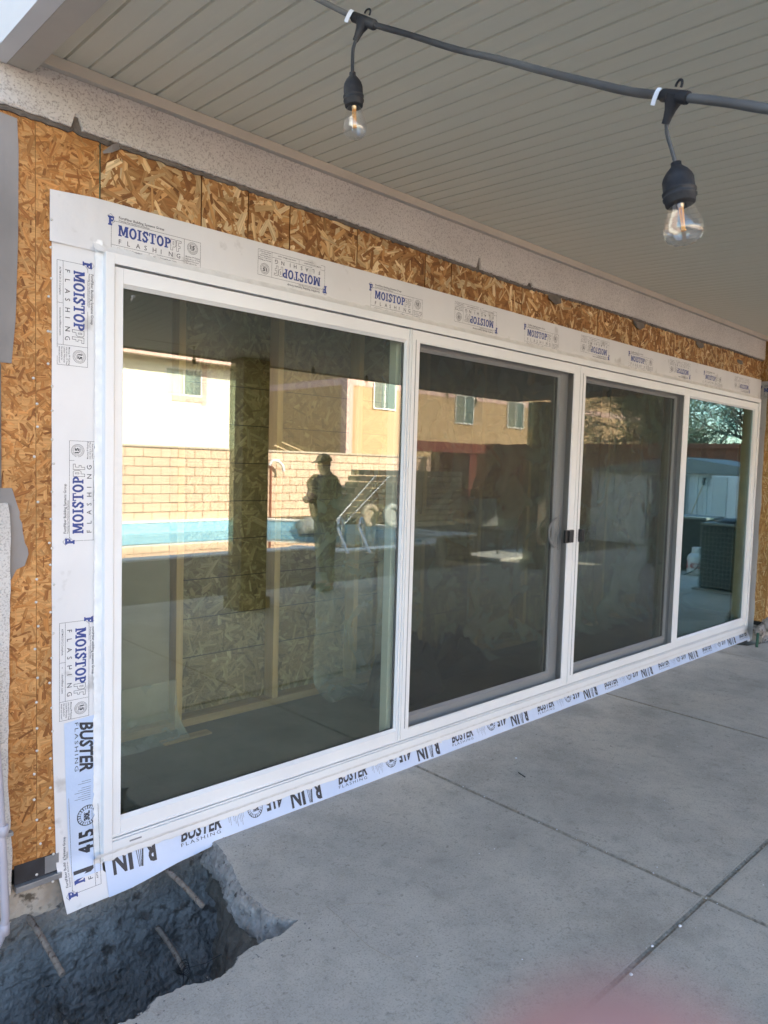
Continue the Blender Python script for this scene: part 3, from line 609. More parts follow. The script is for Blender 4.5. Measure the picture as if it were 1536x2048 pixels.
# trench : floor, mud wall, earth sides
tr = MB()
def mud(u, v):      # bank below the footing
    x = -1.45+2.25*u; t = v
    y = .045-.06*t-.22*t*t+.04*fz(x, 0, t*.6, 2.0)*min(1, t*3)+.010*abs(nz(x*.6, 3, t*1.6, 16))*min(1, t*4)+.004*nz(x, 9, t, 40)+.0028*nz(x, 4, t, 85)+.002*nz(x, 5, t, 170)
    z = -.175-.52*t+.02*fz(x, 7, t, 6)
    return (x, y, z)
grid_surface(tr, mud, 420, 120, 'mud')
def flo(u, v):
    x = -1.45+2.25*u; y = -.2-.75*v; return (x, y, -.68+.035*fz(x, y, 0, 5)+.015*fz(x, y, 2, 22))
grid_surface(tr, flo, 160, 50, 'soil')
vs = []; nl = 14
for j in range(nl+1):
    t = j/nl
    for x, y in hr:
        dx, dy = cx-x, cy-y; l = math.hypot(dx, dy)+1e-6
        k = -.015+.04*math.sin(t*2.2)+.035*fz(x, y, t, 5)+.022*fz(x, y, t*2, 20)
        if x > .2: k += .06*t
        vs.append((x+dx/l*k, y+dy/l*k, slabz(y)-.115-.58*t))
tr.faces(vs, [(j*ns+i, j*ns+i+1, (j+1)*ns+i+1, (j+1)*ns+i) for j in range(nl) for i in range(ns-1)], 'soil', True)
tr.build('trench', kind='structure', loc=(0,0,0))
mb = MB()
for i in range(900):      # loose lumps on the trench floor
    x = R_.uniform(-.9, .42); y = R_.uniform(-.62, -.2); s_ = R_.uniform(.003, .009) if R_.random() < .85 else R_.uniform(.01, .024)
    bm = bmesh.new(); bmesh.ops.create_icosphere(bm, subdivisions=1, radius=s_)
    for v in bm.verts: v.co = Vector((v.co.x*R_.uniform(.7, 1.3)+x, v.co.y*R_.uniform(.7, 1.3)+y, v.co.z*R_.uniform(.5, .9)-.665+.035*fz(x, y, 0, 5)))
    mb.bm(bm, 'soil', False)
for i in range(46):
    x = R_.uniform(-.8, .42); y = R_.uniform(-.6, -.14); s_ = R_.uniform(.008, .028); bm = bmesh.new(); bmesh.ops.create_icosphere(bm, subdivisions=2, radius=1)
    for v in bm.verts:
        q = 1+.45*fz(v.co.x+i, v.co.y, v.co.z, 1.4); v.co = Vector((v.co.x*s_*1.4*q+x, v.co.y*s_*q+y, v.co.z*s_*.7*q-.645+.035*fz(x, y, 0, 5)))
    mb.bm(bm, 'broken', False)
for i in range(16):
    x = R_.uniform(-.7, .35); y = R_.uniform(-.3, -.08); z = -.30-.35*R_.random(); mb.tube(smooth_path([(x, y, z), (x+R_.uniform(-.05,.05), y-.03, z-.03), (x+R_.uniform(-.09,.09), y-.05, z-.07)], 4), .0012, 'soil', 4)
mb.build('loose_soil', kind='stuff', label='loose lumps of dark soil on the trench floor')
# rebars
RB = [((60,1840),(125,1950),'rusty bent steel bar sticking out of the footing, leftmost of the upper ones',0),
      ((325,1735),(405,1812),'rusty steel bar sticking out below the white sill flashing',0),
      ((322,1866),(368,1938),'short steel bar low in the dark trench with twisted wire on its tip',1),
      ((105,2018),(150,2075),'steel bar end deepest in the trench at the bottom left corner',0)]
for (a, b, lab, wire) in RB:
    A = W(*a, .03); d = ray(*b); s_ = (A.x-CAMP[0])/d[0]; B = Vector(CAMP+d*s_)
    if wire: A = W(*a, -.06); s_ = (A.x+.0-CAMP[0])/d[0]; B = Vector(CAMP+d*s_)
    A2 = A+(A-B).normalized()*.03; D = (B-A2)
    e = MB(); npt = 40; pts = []; rr = []
    for i in range(npt+1):
        t = i/npt; p = A2+D*t; p.z += .008*math.sin(t*3.1); pts.append(p); rr.append(.0085+(.0014 if i % 2 else 0))
    e.tube(pts, rr, 'rust', 10)
    if wire:
        t_ = thing('rebar', A, lab, 'steel bar', 'steel bars in the trench'); e.build('bar', t_)
        wmb = MB()
        for k in range(3):
            wmb.tube([B+Vector((math.cos(q)*(.016+.004*k), (k-1)*.012+.004*math.sin(q*2), math.sin(q)*(.016+.004*k))) for q in [2*math.pi*i/16 for i in range(16)]], .0012, 'black_metal', 5, closed=True)
        wmb.tube([B, B+Vector((.05, -.06, .03)), B+Vector((.10, -.08, .05))], .0015, 'black_metal', 5)
        wmb.tube([B, B+Vector((-.05, -.08, -.03)), B+Vector((-.12, -.12, -.05))], .0015, 'black_metal', 5); wmb.build('tie_wire', t_)
    else: e.build('rebar', loc=A, label=lab, cat='steel bar', group='steel bars in the trench')
# rubble at the far end of the wall
for k, (px, py, s_) in enumerate(((1512,1262,.06),(1530,1250,.08),(1522,1282,.05),(1545,1275,.09))):
    c = W(px, py, -.10-.03*(k % 2)); bm = bmesh.new(); bmesh.ops.create_icosphere(bm, subdivisions=3, radius=1)
    for v in bm.verts:
        q = 1+.35*fz(v.co.x+k*9, v.co.y, v.co.z, 1.5); v.co = Vector((v.co.x*s_*1.5*q+c.x+.1, v.co.y*s_*.7*q+c.y, max(-.3, v.co.z*s_*.8*q+c.z)))
    mb = MB(); mb.bm(bm, 'broken', True); mb.build('concrete_chunk', loc=c, label=('lower left','upper left','front','right hand')[k]+' chunk of broken concrete at the foot of the return wall', cat='rubble', group='chunks under the return wall')
mb = MB(); a = W(1513, 1292, -.16); b = W(1516, 1266, -.16); mb.tube([a-Vector((0,0,.1)), b], .012, 'green_seam', 8); mb.build('ground_stake', loc=a, label='short green stake beside the end of the sill flashing', cat='stake')
# bare soil far around (under everything)
mb = MB(); zz = -.75
mb.box((-60, -70, -2.2), (70, 60, -2.0), 'dirt')
mb.build('ground', kind='structure', loc=(0,0,0))
mb = MB()   # dark earth beside the slab at far right end
grid_surface(mb, lambda u, v: (5.15+3*u, -.66+.75*v, -.20+.03*fz(5+3*u, v, 0, 4)), 60, 20, 'soil'); mb.build('earth_strip', kind='structure', loc=(0,0,0))
# pvc conduit at the left
mb = MB(); x0 = W(5, 1600, -.03).x
mb.tube(smooth_path([(x0-.030, -.0, .75), (x0-.016, -.012, .5), (x0-.004, -.02, .25), (x0+.006, -.025, -.05), (x0+.004, -.025, -.14), (x0-.03, -.02, -.22), (x0-.14, -.02, -.32)]), .0125, 'pvc', 14)
pc = thing('conduit', (x0, -.02, -.1), 'grey plastic pipe running down the stucco at the left edge', 'pipe'); mb.build('pipe', pc)
mb = MB(); zc = W(12, 1672, -.03).z
for z in (zc, zc-.0+1e-9): pass
mb.lathe([(.0127,0),(.0150,.001),(.0150,.034),(.0127,.035)], 'pvc', (x0+.004, -.0235, zc), n=14); mb.build('coupling', pc)
mb = MB(); mb.lathe([(.0127,0),(.0150,.001),(.0150,.034),(.0127,.035)], 'pvc', (x0+.0055, -.025, W(12,1870,-.03).z), n=14); mb.build('coupling', pc)
mb = MB(); mb.box((x0+.012, -.035, zc-.004), (x0+.03, -.012, zc+.008), 'galv', .001); mb.build('strap', pc)
# ================================================================== PATIO COVER
cov = thing('patio_cover', (3.8, -2, 2.6), 'tan metal patio cover of narrow planks fixed to the stucco above the doors', 'patio cover')
K = .05
def sz_(y): return 2.591+K*(y+.012)
YO = -4.1
mb = MB(); x = -.25; P0 = -.170; k = 0
xs = [-.25]
while P0+.0753*k < 8.0: xs.append(P0+.0753*k); k += 1
xs.append(8.0)
for i in range(len(xs)-1):
    a, b = xs[i], xs[i+1]; deepL = i >= 1 and (i-1) % 2 == 0; deepR = (i % 2 == 0)
    ga = (.006 if deepL else .0042); gb = .0022
    x0_, x1_ = a+ga, b-gb
    # plank face with a small rolled edge on the left and a lip on the right
    prof = [(a-.0005, .012 if deepL else .009), (x0_-.0008, .006 if deepL else .004), (x0_+.001, 0), ((x0_+x1_)/2, .0004), (x1_-.005, -.0018), (x1_, .0006), (b-.0004, .012 if deepR else .009)]
    vs = [(px, y, sz_(y)+dz) for y in (-.005, YO) for px, dz in prof]; n = len(prof)
    mb.faces(vs, [(q, q+1, n+q+1, n+q) for q in range(n-1)], 'soffit')
mb.build('plank_ceiling', cov)
mb = MB(); mb.poly([(-.25, -.005, sz_(-.005)+.0122), (8, -.005, sz_(-.005)+.0122), (8, YO, sz_(YO)+.0122), (-.25, YO, sz_(YO)+.0122)], 'soffit_gap')
mb.faces([(-.38, .02, 2.76), (8.1, .02, 2.76), (8.1, YO-.1, 2.55), (-.38, YO-.1, 2.55), (-.38, .02, 2.72), (8.1, .02, 2.72), (8.1, YO-.1, 2.51), (-.38, YO-.1, 2.51)], [(0,1,2,3),(4,7,6,5),(0,4,5,1),(2,6,7,3),(1,5,6,2),(3,7,4,0)], 'white_paint'); mb.build('cover_deck', cov)
mb = MB(); mb.box((-.25, -.013, 2.556), (5.96, .016, 2.5905), 'trim_tan', .0015); mb.box((-.25, -.017, 2.5535), (5.96, -.002, 2.5585), 'trim_tan', .001); mb.box((5.96, -.155, 2.556), (8, -.122, 2.584), 'trim_tan'); ch = mb.build('ledger_channel', cov)
sb = MB(); sb.lathe([(0, -.004), (.003, -.0035), (.0045, -.001), (.0045, .001)], 'nail', axis=(0,1,0), n=8, cap=False)
o0 = None
for i in range(41):
    p = Vector((-.105+.1506*i, -.0135, 2.572)); 
    if p.x > 5.9: break
    if o0 is None: o0 = sb.build('screw', ch); o0.location = p-ORG[ch.name]
    else:
        c = o0.copy(); COL.objects.link(c); c.parent = ch; c.location = p-ORG[ch.name]
def bz(y): return 2.522+K*(y+.0)
mb = MB()
def beamseg(xa, xb, ya, yb, d0, d1, m):
    v = [(x, y, bz(y)+d) for x in (xa, xb) for y in (ya, yb) for d in (d0, d1)]
    mb.faces(v, [(0,1,3,2),(4,6,7,5),(0,4,5,1),(2,3,7,6),(0,2,6,4),(1,5,7,3)], m)
beamseg(-.379, -.331, .01, YO-.1, 0, .3, 'white_paint'); beamseg(-.329, -.257, .01, YO-.1, .0015, .12, 'trim_tan'); beamseg(-.3795, -.2565, .011, YO-.1, .12, .29, 'trim_tan')
mb.build('edge_beam', cov, label='boxed edge beam with a seamed tan underside and white outer face')
mb = MB(); mb.box((-.38, YO-.06, sz_(YO)-.012), (8.1, YO-.0, sz_(YO)+.19), 'eave', .003); mb.box((8.0, YO, 2.38), (8.06, 0, 2.72), 'eave'); mb.build('fascia', cov)
pa, pb = MR(474, 900, -3.9).x, MR(526, 900, -3.9).x
for xa, xb, lab in ((pa, pb, 'square post nearer the pool ladder end'), (MR(1075, 900, -3.9, .06).x, MR(1112, 900, -3.9, .06).x, 'square post near the far corner')):
    mb = MB(); mb.box((xa, -4.05, slabz(-4)), (xb, -3.8, sz_(-4)-.001), 'post_paint', .006); mb.box((xa-.03, -4.08, slabz(-4)+.001), (xb+.03, -3.77, slabz(-4)+.12), 'post_paint', .004); mb.build('post', cov)
# ================================================================== SLIDING DOOR
door = thing('sliding_door', (2.93, 0, 0), 'four panel white vinyl sliding glass door with two dark insect screens in the middle', 'sliding door')
def frame(mb, x0, z0, x1, z1, l, t, r, b, y0, y1, m='vinyl', bev=.0022):
    mb.box((x0, y0, z0), (x0+l, y1, z1), m, bev); mb.box((x1-r, y0, z0), (x1, y1, z1), m, bev)
    mb.box((x0+l, y0+.0004, z1-t), (x1-r, y1-.0004, z1), m, bev); mb.box((x0+l, y0+.0004, z0), (x1-r, y1-.0004, z0+b), m, bev)
XR = 5.83
mb = MB()
frame(mb, -.031, -.062, XR+.031, 2.036, .031, .035, .031, .060, 0, .14)
mb.box((.002, .03, 1.9955), (XR-.002, .139, 2.0), 'vinyl_dark')
for z, y in ((.000, .004), (.011, .006)): mb.box((.0, y, z), (XR, .139, z+.007), 'vinyl', .0015)
mb.box((.0, .02, -.001), (XR, .138, .010), 'vinyl_dark')
mb.build('outer_frame', door)
def pane(mb, x0, z0, x1, z1, y, m, tilt=0.0, th=.005):
    xc = (x0+x1)/2
    f = lambda x: y+(x-xc)*tilt
    v = [(x, f(x)+d, z) for d in (0, th) for x, z in ((x0,z0),(x1,z0),(x1,z1),(x0,z1))]
    mb.faces(v, [(0,1,2,3),(7,6,5,4),(0,4,5,1),(1,5,6,2),(2,6,7,3),(3,7,4,0)], m)
TILT = -math.tan(math.radians(.42))
def leaf_panel(kind, x0, x1, z0, z1, l, t, r, b, y0, y1, label, gs=''):
    mb = MB(); frame(mb, x0, z0, x1, z1, l, t, r, b, y0, y1)
    # glazing bead, bevelled toward the glass
    gx0, gx1, gz0, gz1 = x0+l, x1-r, z0+b, z1-t; s_ = .012
    yo, yi = y0+.002, y0+.014
    def q(a, b_, c, d): mb.poly([a, b_, c, d], 'vinyl')
    O = [(gx0-.001, yo, gz0-.001), (gx1+.001, yo, gz0-.001), (gx1+.001, yo, gz1+.001), (gx0-.001, yo, gz1+.001)]
    I = [(gx0+s_*.5, yi, gz0+s_), (gx1-s_*.5, yi, gz0+s_), (gx1-s_*.5, yi, gz1-s_), (gx0+s_*.5, yi, gz1-s_)]
    for k in range(4): q(O[k], O[(k+1) % 4], I[(k+1) % 4], I[k])
    p = mb.build(kind, door, label=label)
    g1 = MB(); pane(g1, gx0+.001, gz0+.001, gx1-.001, gz1-.001, yi+.003, 'glass_out'+gs); g1.build('outer_glass', p)
    g2 = MB(); pane(g2, gx0+.004, gz0+.004, gx1-.004, gz1-.004, yi+.021, 'glass_in'+gs, TILT); g2.build('inner_glass', p)
    g3 = MB(); frame(g3, gx0+.0015, gz0+.0015, gx1-.0015, gz1-.0015, .008, .008, .008, .008, yi+.0085, yi+.0165, 'rubber', 0); g3.build('spacer', p)
    return p
leaf_panel('fixed_panel', .003, 1.414, .014, 1.994, .030, .052, .012, .052, .008, .055, 'left fixed leaf')
leaf_panel('fixed_panel', 4.375, 5.826, .014, 1.994, .060, .052, .070, .052, .008, .055, 'right fixed leaf', '_r')
x2l = W(790, 760, .07).x
s2 = leaf_panel('sliding_panel', x2l, 2.865, .018, 1.985, .10, .058, .085, .075, .066, .112, 'left sliding leaf')
s3 = leaf_panel('sliding_panel', 2.93, 4.46, .018, 1.985, .085, .058, .115, .075, .066, .112, 'right sliding leaf')
# pull handle on the inner side of the left sliding leaf
mb = MB(); hx = 2.80
mb.tube(smooth_path([(hx, .064, 1.06), (hx-.03, .055, 1.055), (hx-.085, .05, 1.02), (hx-.10, .048, .975), (hx-.085, .05, .925), (hx-.03, .055, .885), (hx, .064, .88)]), .007, 'grey_handle', 10); mb.build('pull_handle', s2)
mb = MB(); mb.box((2.815, .058, .86), (2.838, .066, 1.08), 'grey_handle', .006); mb.build('handle_plate', s2)
def screen(x0, x1, l, r, label, latch):
    mb = MB(); frame(mb, x0, .019, x1, 1.994, l, .050, r, .042, 0.001, .015, bev=.0018)
    mb.box((x0+l*.45, -.0005, .07), (x0+l*.45+.004, .002, 1.95), 'vinyl_dark'); p = mb.build('insect_screen', door, label=label)
    gx0, gx1, gz0, gz1 = x0+l, x1-r, .061, 1.944
    m2 = MB(); m2.poly([(gx0, .008, gz0), (gx1, .008, gz0), (gx1, .008, gz1), (gx0, .008, gz1)], 'mesh'); m2.build('screen_mesh', p)
    m3 = MB(); s_ = .006
    for a, b in (((gx0, gz0), (gx0+s_, gz1)), ((gx1-s_, gz0), (gx1, gz1)), ((gx0+s_, gz0), (gx1-s_, gz0+s_)), ((gx0+s_, gz1-s_), (gx1-s_, gz1))): m3.box((a[0], .0045, a[1]), (b[0], .0072, b[1]), 'vinyl', .001)
    m3.build('spline', p)
    m4 = MB(); lx0, lx1, d = latch; m4.box((lx0, -.016 if d else -.03, .912), (lx1, .0, .992), 'black_plastic', .006); m4.box((lx0+.3*(lx1-lx0), -.026 if d else -.034, .918), (lx0+.5*(lx1-lx0), -.014, .986), 'black_plastic', .003); m4.build('latch', p)
screen(1.430, 2.892, .048, .058, 'left insect screen', (2.782, 2.874, 1))
screen(2.897, 4.376, .062, .036, 'right insect screen', (2.945, 2.975, 0))
mb = MB(); mb.box((1.4165, .002, .012), (1.4265, .03, 1.996), 'vinyl', .001); mb.build('interlock', door)
# sealant smeared round the frame
def yfl(z): return .034-.36*max(0, -.03-z)
mb = MB(); n = 420; jo = jag(n+1, .008, 31, .55); jo2 = jag(n+1, .004, 35, 2.2); vs = []
for i in range(n+1):
    x = -.06+(XR+.085)*i/n
    for k in range(5):
        t = k/4; z = -.030-(.041+jo[i]+jo2[i])*t; y = -.004+(.030*t if t > .3 else .004)
        y = yfl(z)-.004+.002*nz(x, z, 0, 25)-.014*(1-t); vs.append((x, min(y, -.0012) if t < .45 else y, z))
mb.faces(vs, [(5*i+k, 5*i+k+1, 5*i+6+k, 5*i+5+k) for i in range(n) for k in range(4)], 'sealant', True)
jo = jag(n+1, .007, 61, .5); jo2 = jag(n+1, .004, 65, 2.0); vs = []
for i in range(n+1):
    x = -.062+(XR+.10)*i/n
    for k in range(5):
        t = k/4; z = 2.033+(.030+jo[i]+jo2[i])*t; vs.append((x, .006+.026*t**.7+.0025*nz(x, z, 3, 25), z))
mb.faces(vs, [(5*i+k, 5*i+5+k, 5*i+6+k, 5*i+k+1) for i in range(n) for k in range(4)], 'sealant', True)
n = 200; jo = jag(n+1, .004, 91, .8); jo2 = jag(n+1, .003, 95, 2.6); vs = []
for i in range(n+1):
    z = -.045+2.12*i/n
    for k in range(5):
        t = k/4; x = -.0305-(.024+jo[i]+jo2[i])*t; vs.append((x, min(yfl(z)-.0025, .024+.008*t**.7+.0025*nz(0, z, x*5, 22)), z))
mb.faces(vs, [(5*i+k, 5*i+k+1, 5*i+6+k, 5*i+5+k) for i in range(n) for k in range(4)], 'sealant', True); vs = []
for i in range(n+1):
    z = -.045+2.12*i/n
    for k in range(5):
        t = k/4; x = XR+.0305+(.024+jo[n-i])*t; vs.append((x, .024+.008*t**.7, z))
mb.faces(vs, [(5*i+k, 5*i+5+k, 5*i+6+k, 5*i+k+1) for i in range(n) for k in range(4)], 'sealant', True)
mb.build('sealant', door)
mb = MB(); wx = W(270, 1690, 0).x; mb.box((wx-.02, -.0006, -.021), (wx+.025, .002, -.015), 'vinyl_dark', .001); mb.build('weep_slot', door)
mb = MB(); c = W(262, 590, .022)
for a, b in (((0,0),(.016,0)), ((0,-.004),(.016,-.004)), ((.003,0),(.003,-.020)), ((.006,0),(.006,-.014))): mb.box((c.x+a[0], .0236, c.z+a[1]), (c.x+b[0]+.0008, .0244, c.z+b[1]-.0008), 'grey_handle')
mb.build('glass_mark', door)
# ================================================================== FLASHING STRIPS WITH THEIR PRINTING
def flash_surface(mb, xs, zs_fn, P, m, nv=10):
    cols = []
    for x in xs:
        z0, z1 = zs_fn(x); cols.append([P(x, z0+(z1-z0)*k/nv, 0) for k in range(nv+1)])
    vs = [p for c in cols for p in c]; n = nv+1
    mb.faces(vs, [(i*n+k, (i+1)*n+k, (i+1)*n+k+1, i*n+k+1) for i in range(len(cols)-1) for k in range(nv)], m, True)
    vs2 = [(p[0], p[1]+.0012, p[2]) for p in vs]
    mb.faces(vs2, [(i*n+k+1, (i+1)*n+k+1, (i+1)*n+k, i*n+k) for i in range(len(cols)-1) for k in range(nv)], m, True)
def Phead(x, z, l): return (x, YW-.0085-l+.0022*nz(x, z, 1, 3.5)+.0012*nz(x*1.6, z*.5, 6, 14)-(.006*max(0, (-.06-x)/.14)**2 if x < -.06 else 0), z)
def Pjamb(x, z, l): return (x, yfl(z)+.0008-l+.0018*nz(x, z, 4, 5)+.0010*nz(x*.5, z*1.5, 2, 16)-(.05*max(0, -.05-z)**1.0*max(0, (-.10-x)/.08)*.6), z)
def Psill(x, z, l): return (x, yfl(z)-.0022-l+.0014*nz(x, z, 8, 7)+.0006*nz(x, z, 3, 22), z)
def logo(full=True):
    p = Print(); B, K_, Wt = 'ink_blue', 'ink_black', 'ink_white'
    X0, X1, XD, H, H2 = .0, .334, .269, -.079, -.098; t = .0011
    p.line([(X0+.006, 0), (X1, 0), (X1, H2), (X0, H2), (X0, -.012), (X0+.013, 0)], t, K_)
    p.line([(X0, H), (XD, H)], t, K_); p.line([(XD, 0), (XD, H2)], t, K_); p.line([(.135, H), (.135, H2)], t, K_)
    p.text('ASTM E-2112 Compliant', .02, -.091, .006, K_, width=.09, bold=.01); p.text('www.fortifiber.com', .15, -.091, .006, K_, width=.09, bold=.01)
    # MOISTOP in slab-serif capitals
    h = .036; y0 = -.046; x = .024; cw = .0222; st = .0072; sf = .0045
    def R(a, b, c, d): p.rect(x+a, y0+b, x+c, y0+d, B, .0001)
    def D(a): p.poly([(x+q[0], y0+q[1]) for q in a], B, .00012)
    def O(w_, ins=0):
        n = 20; vo = []
        for i in range(n+1):
            a_ = 2*math.pi*i/n; vo += [(x+w_/2+w_/2*math.cos(a_), y0+h/2+(h/2+.001)*math.sin(a_)), (x+w_/2+(w_/2-st)*math.cos(a_), y0+h/2+(h/2-.006)*math.sin(a_))]
        p.items.append((vo, [(2*i, 2*i+1, 2*i+3, 2*i+2) for i in range(n)], B, .0001))
    for ch_ in 'MOISTOP':
        if ch_ == 'M':
            w_ = .036; R(.002, 0, .002+st*.9, h); R(w_-.002-st, 0, w_-.002, h); R(0, 0, .0125, sf); R(w_-.0135, 0, w_, sf); R(0, h-sf, .010, h); R(w_-.011, h-sf, w_, h)
            D([(.004, h), (.012, h), (w_/2+.003, .004), (w_/2-.003, .004)]); D([(w_-.012, h), (w_-.004, h), (w_/2+.003, .004), (w_/2-.003, .004)])
        elif ch_ == 'O': w_ = .027; O(w_)
        elif ch_ == 'I': w_ = .0155; R(.004, 0, .004+st, h); R(0, 0, w_, sf); R(0, h-sf, w_, h)
        elif ch_ == 'S':
            w_ = .022; n = 10; a1 = []
            path = [(w_-.003, h*.80), (w_*.72, h*.93), (w_*.40, h*.93), (w_*.20, h*.76), (w_*.34, h*.60), (w_*.62, h*.47), (w_*.80, h*.30), (w_*.62, h*.09), (w_*.36, h*.06), (.003, h*.22)]
            for a, b in zip(path[:-1], path[1:]):
                p.line([(x+a[0], y0+a[1]), (x+b[0], y0+b[1])], st*.93, B, .0001)
            R(w_-.004, h*.66, w_-.001, h); R(.001, 0, .004, h*.34)
        elif ch_ == 'T': w_ = .026; R(w_/2-st/2, 0, w_/2+st/2, h); R(0, h-sf, w_, h); R(0, h-.012, .0035, h); R(w_-.0035, h-.012, w_, h); R(w_/2-.008, 0, w_/2+.008, sf)
        elif ch_ == 'P':
            w_ = .024; R(.003, 0, .003+st, h); R(0, 0, .014, sf); R(0, h-sf, .01, h); n = 12; vo = []
            for i in range(n+1):
                a_ = -math.pi/2+math.pi*i/n; vo += [(x+.011+.013*math.cos(a_), y0+h*.70+h*.30*math.sin(a_)), (x+.010+.0065*math.cos(a_), y0+h*.70+h*.15*math.sin(a_))]
            p.items.append((vo, [(2*i, 2*i+1, 2*i+3, 2*i+2) for i in range(n)], B, .00013))
        x += w_+.0024
    # outlined PF
    xx = .216; yb = -.050
    PFo = [(0,0),(.008,0),(.0085,.012),(.016,.012),(.02,.018),(.02,.033),(.016,.038),(0,.038)]; p.line([(xx+a, yb+b) for a, b in PFo+[PFo[0]]], .0014, K_)
    p.line([(xx+a, yb+b) for a, b in [(.0085,.019),(.0125,.019),(.0125,.031),(.0085,.031),(.0085,.019)]], .0012, K_)
    PFf = [(.023,0),(.031,0),(.031,.012),(.037,.012),(.037,.019),(.031,.019),(.031,.031),(.041,.031),(.041,.038),(.023,.038)]; p.line([(xx+a, yb+b) for a, b in PFf+[PFf[0]]], .0014, K_)
    for i, c in enumerate('FLASHING'): p.text(c, .026+.0305*i, -.073, .0165, K_, bold=.004)
    p.text('FortiFiber Building Systems Group', .026, .0105, .0085, K_, width=.165, bold=.015); p.text('Protecting Your World from the Elements', .026, .0025, .0055, K_, width=.11, bold=.01)
    # little house mark
    lx, ly = -.014, -.006
    p.line([(lx, ly+.018), (lx+.012, ly+.027), (lx+.026, ly+.016)], .001, K_); p.rect(lx+.006, ly-.008, lx+.014, ly+.019, B); p.rect(lx+.003, ly+.013, lx+.023, ly+.020, B, .0001); p.rect(lx+.014, ly+.002, lx+.02, ly+.009, B); p.rect(lx+.003, ly-.011, lx+.017, ly-.006, B, .0001)
    p.rect(lx+.019, ly+.008, lx+.023, ly+.014, B)
    # fifteen year stamp
    cx_, cy_ = .302, -.027
    p.ring(cx_, cy_, .0205, .0215, K_); p.ring(cx_, cy_, .0135, .0142, K_)
    for i in range(30):
        a_ = 2*math.pi*i/30; p.line([(cx_+.0155*math.cos(a_), cy_+.0155*math.sin(a_)), (cx_+.0192*math.cos(a_), cy_+.0192*math.sin(a_))], .0010, K_)
    p.text('15', cx_-.009, cy_-.003, .0125, K_, width=.018, bold=.05); p.text('YEAR', cx_-.008, cy_-.009, .0045, K_, width=.016, bold=.03)
    for i, s_ in enumerate(('Moistop PF Flashing', 'may carry a 15 Year', 'Limited Warranty', 'See website for', 'details and record')): p.text(s_, .275, -.062-.0078*i, .0052, K_, bold=.01)
    return p
LG = logo()
def place_print(pr, P, ox, oz, ang, parent, name='printed_logo', base=.0004, clip=None):
    ca, sa = math.cos(ang), math.sin(ang)
    return pr.lay(lambda a, b, l: P(ox+a*ca-b*sa, oz+a*sa+b*ca, base+l), name, parent, clip)
lin = lambda a, b, n: [a+(b-a)*i/n for i in range(n+1)]
hf = thing('flashing_tape', (2.9, YW, 2.12), 'long white flashing strip printed with blue lettering across the top of the doors', 'flashing', 'flashing strips round the doors')
mb = MB()
zt = lambda x: 2.209+(.004*math.sin(x*1.3))+(.000 if x > -.06 else -.012*((-.06-x)/.14)) ; zlo = lambda x: 2.012 if x > -.045 else 2.036
flash_surface(mb, lin(-.20, -.05, 12)+lin(-.04, 5.925, 240), lambda x: (zlo(x), zt(x)), Phead, 'flash'); mb.build('strip', hf)
for i, x in enumerate((0, .585, 1.185, 1.757, 2.35, 2.93, 3.53, 4.13, 4.72, 5.32)):
    if i % 2 == 0: place_print(LG, Phead, x, 2.150, 0, hf)
    else: place_print(LG, Phead, x+.334, 2.088, math.pi, hf)
jf = thing('flashing_tape', (-.12, YW, 1), 'tall white flashing strip printed with blue lettering beside the left end of the doors', 'flashing', 'flashing strips round the doors')
mb = MB(); zz_ = lin(2.05, 0, 40)+lin(-.01, -.185, 14)
def jl(z): return float(np.interp(z, [-.19, -.05, .5, 2.05], [-.163, -.178, -.192, -.191]))+.0012*nz(0, z, 2, 9)
vs = []; nx = 8
for z in zz_:
    for k in range(nx+1):
        xa, xb = jl(z), -.028+(.10*max(0, (-.10-z)/.085) if z < -.10 else 0); x = xa+(xb-xa)*k/nx; zq = z+(.012*(x+.16) if z < -.15 else 0); vs.append(Pjamb(x, zq, 0))
fs = [(j*(nx+1)+k, j*(nx+1)+k+1, (j+1)*(nx+1)+k+1, (j+1)*(nx+1)+k) for j in range(len(zz_)-1) for k in range(nx)]
mb.faces(vs, fs, 'flash', True); mb.faces([(p[0], p[1]+.0014, p[2]) for p in vs], [f[::-1] for f in fs], 'flash', True); mb.build('strip', jf)
place_print(LG, Pjamb, -.077, 1.984, -math.pi/2, jf); place_print(LG, Pjamb, -.136, 1.070, math.pi/2, jf)
place_print(LG, Pjamb, -.070, .796, -math.pi/2, jf); place_print(LG, Pjamb, -.138, -.135, math.pi/2, jf)
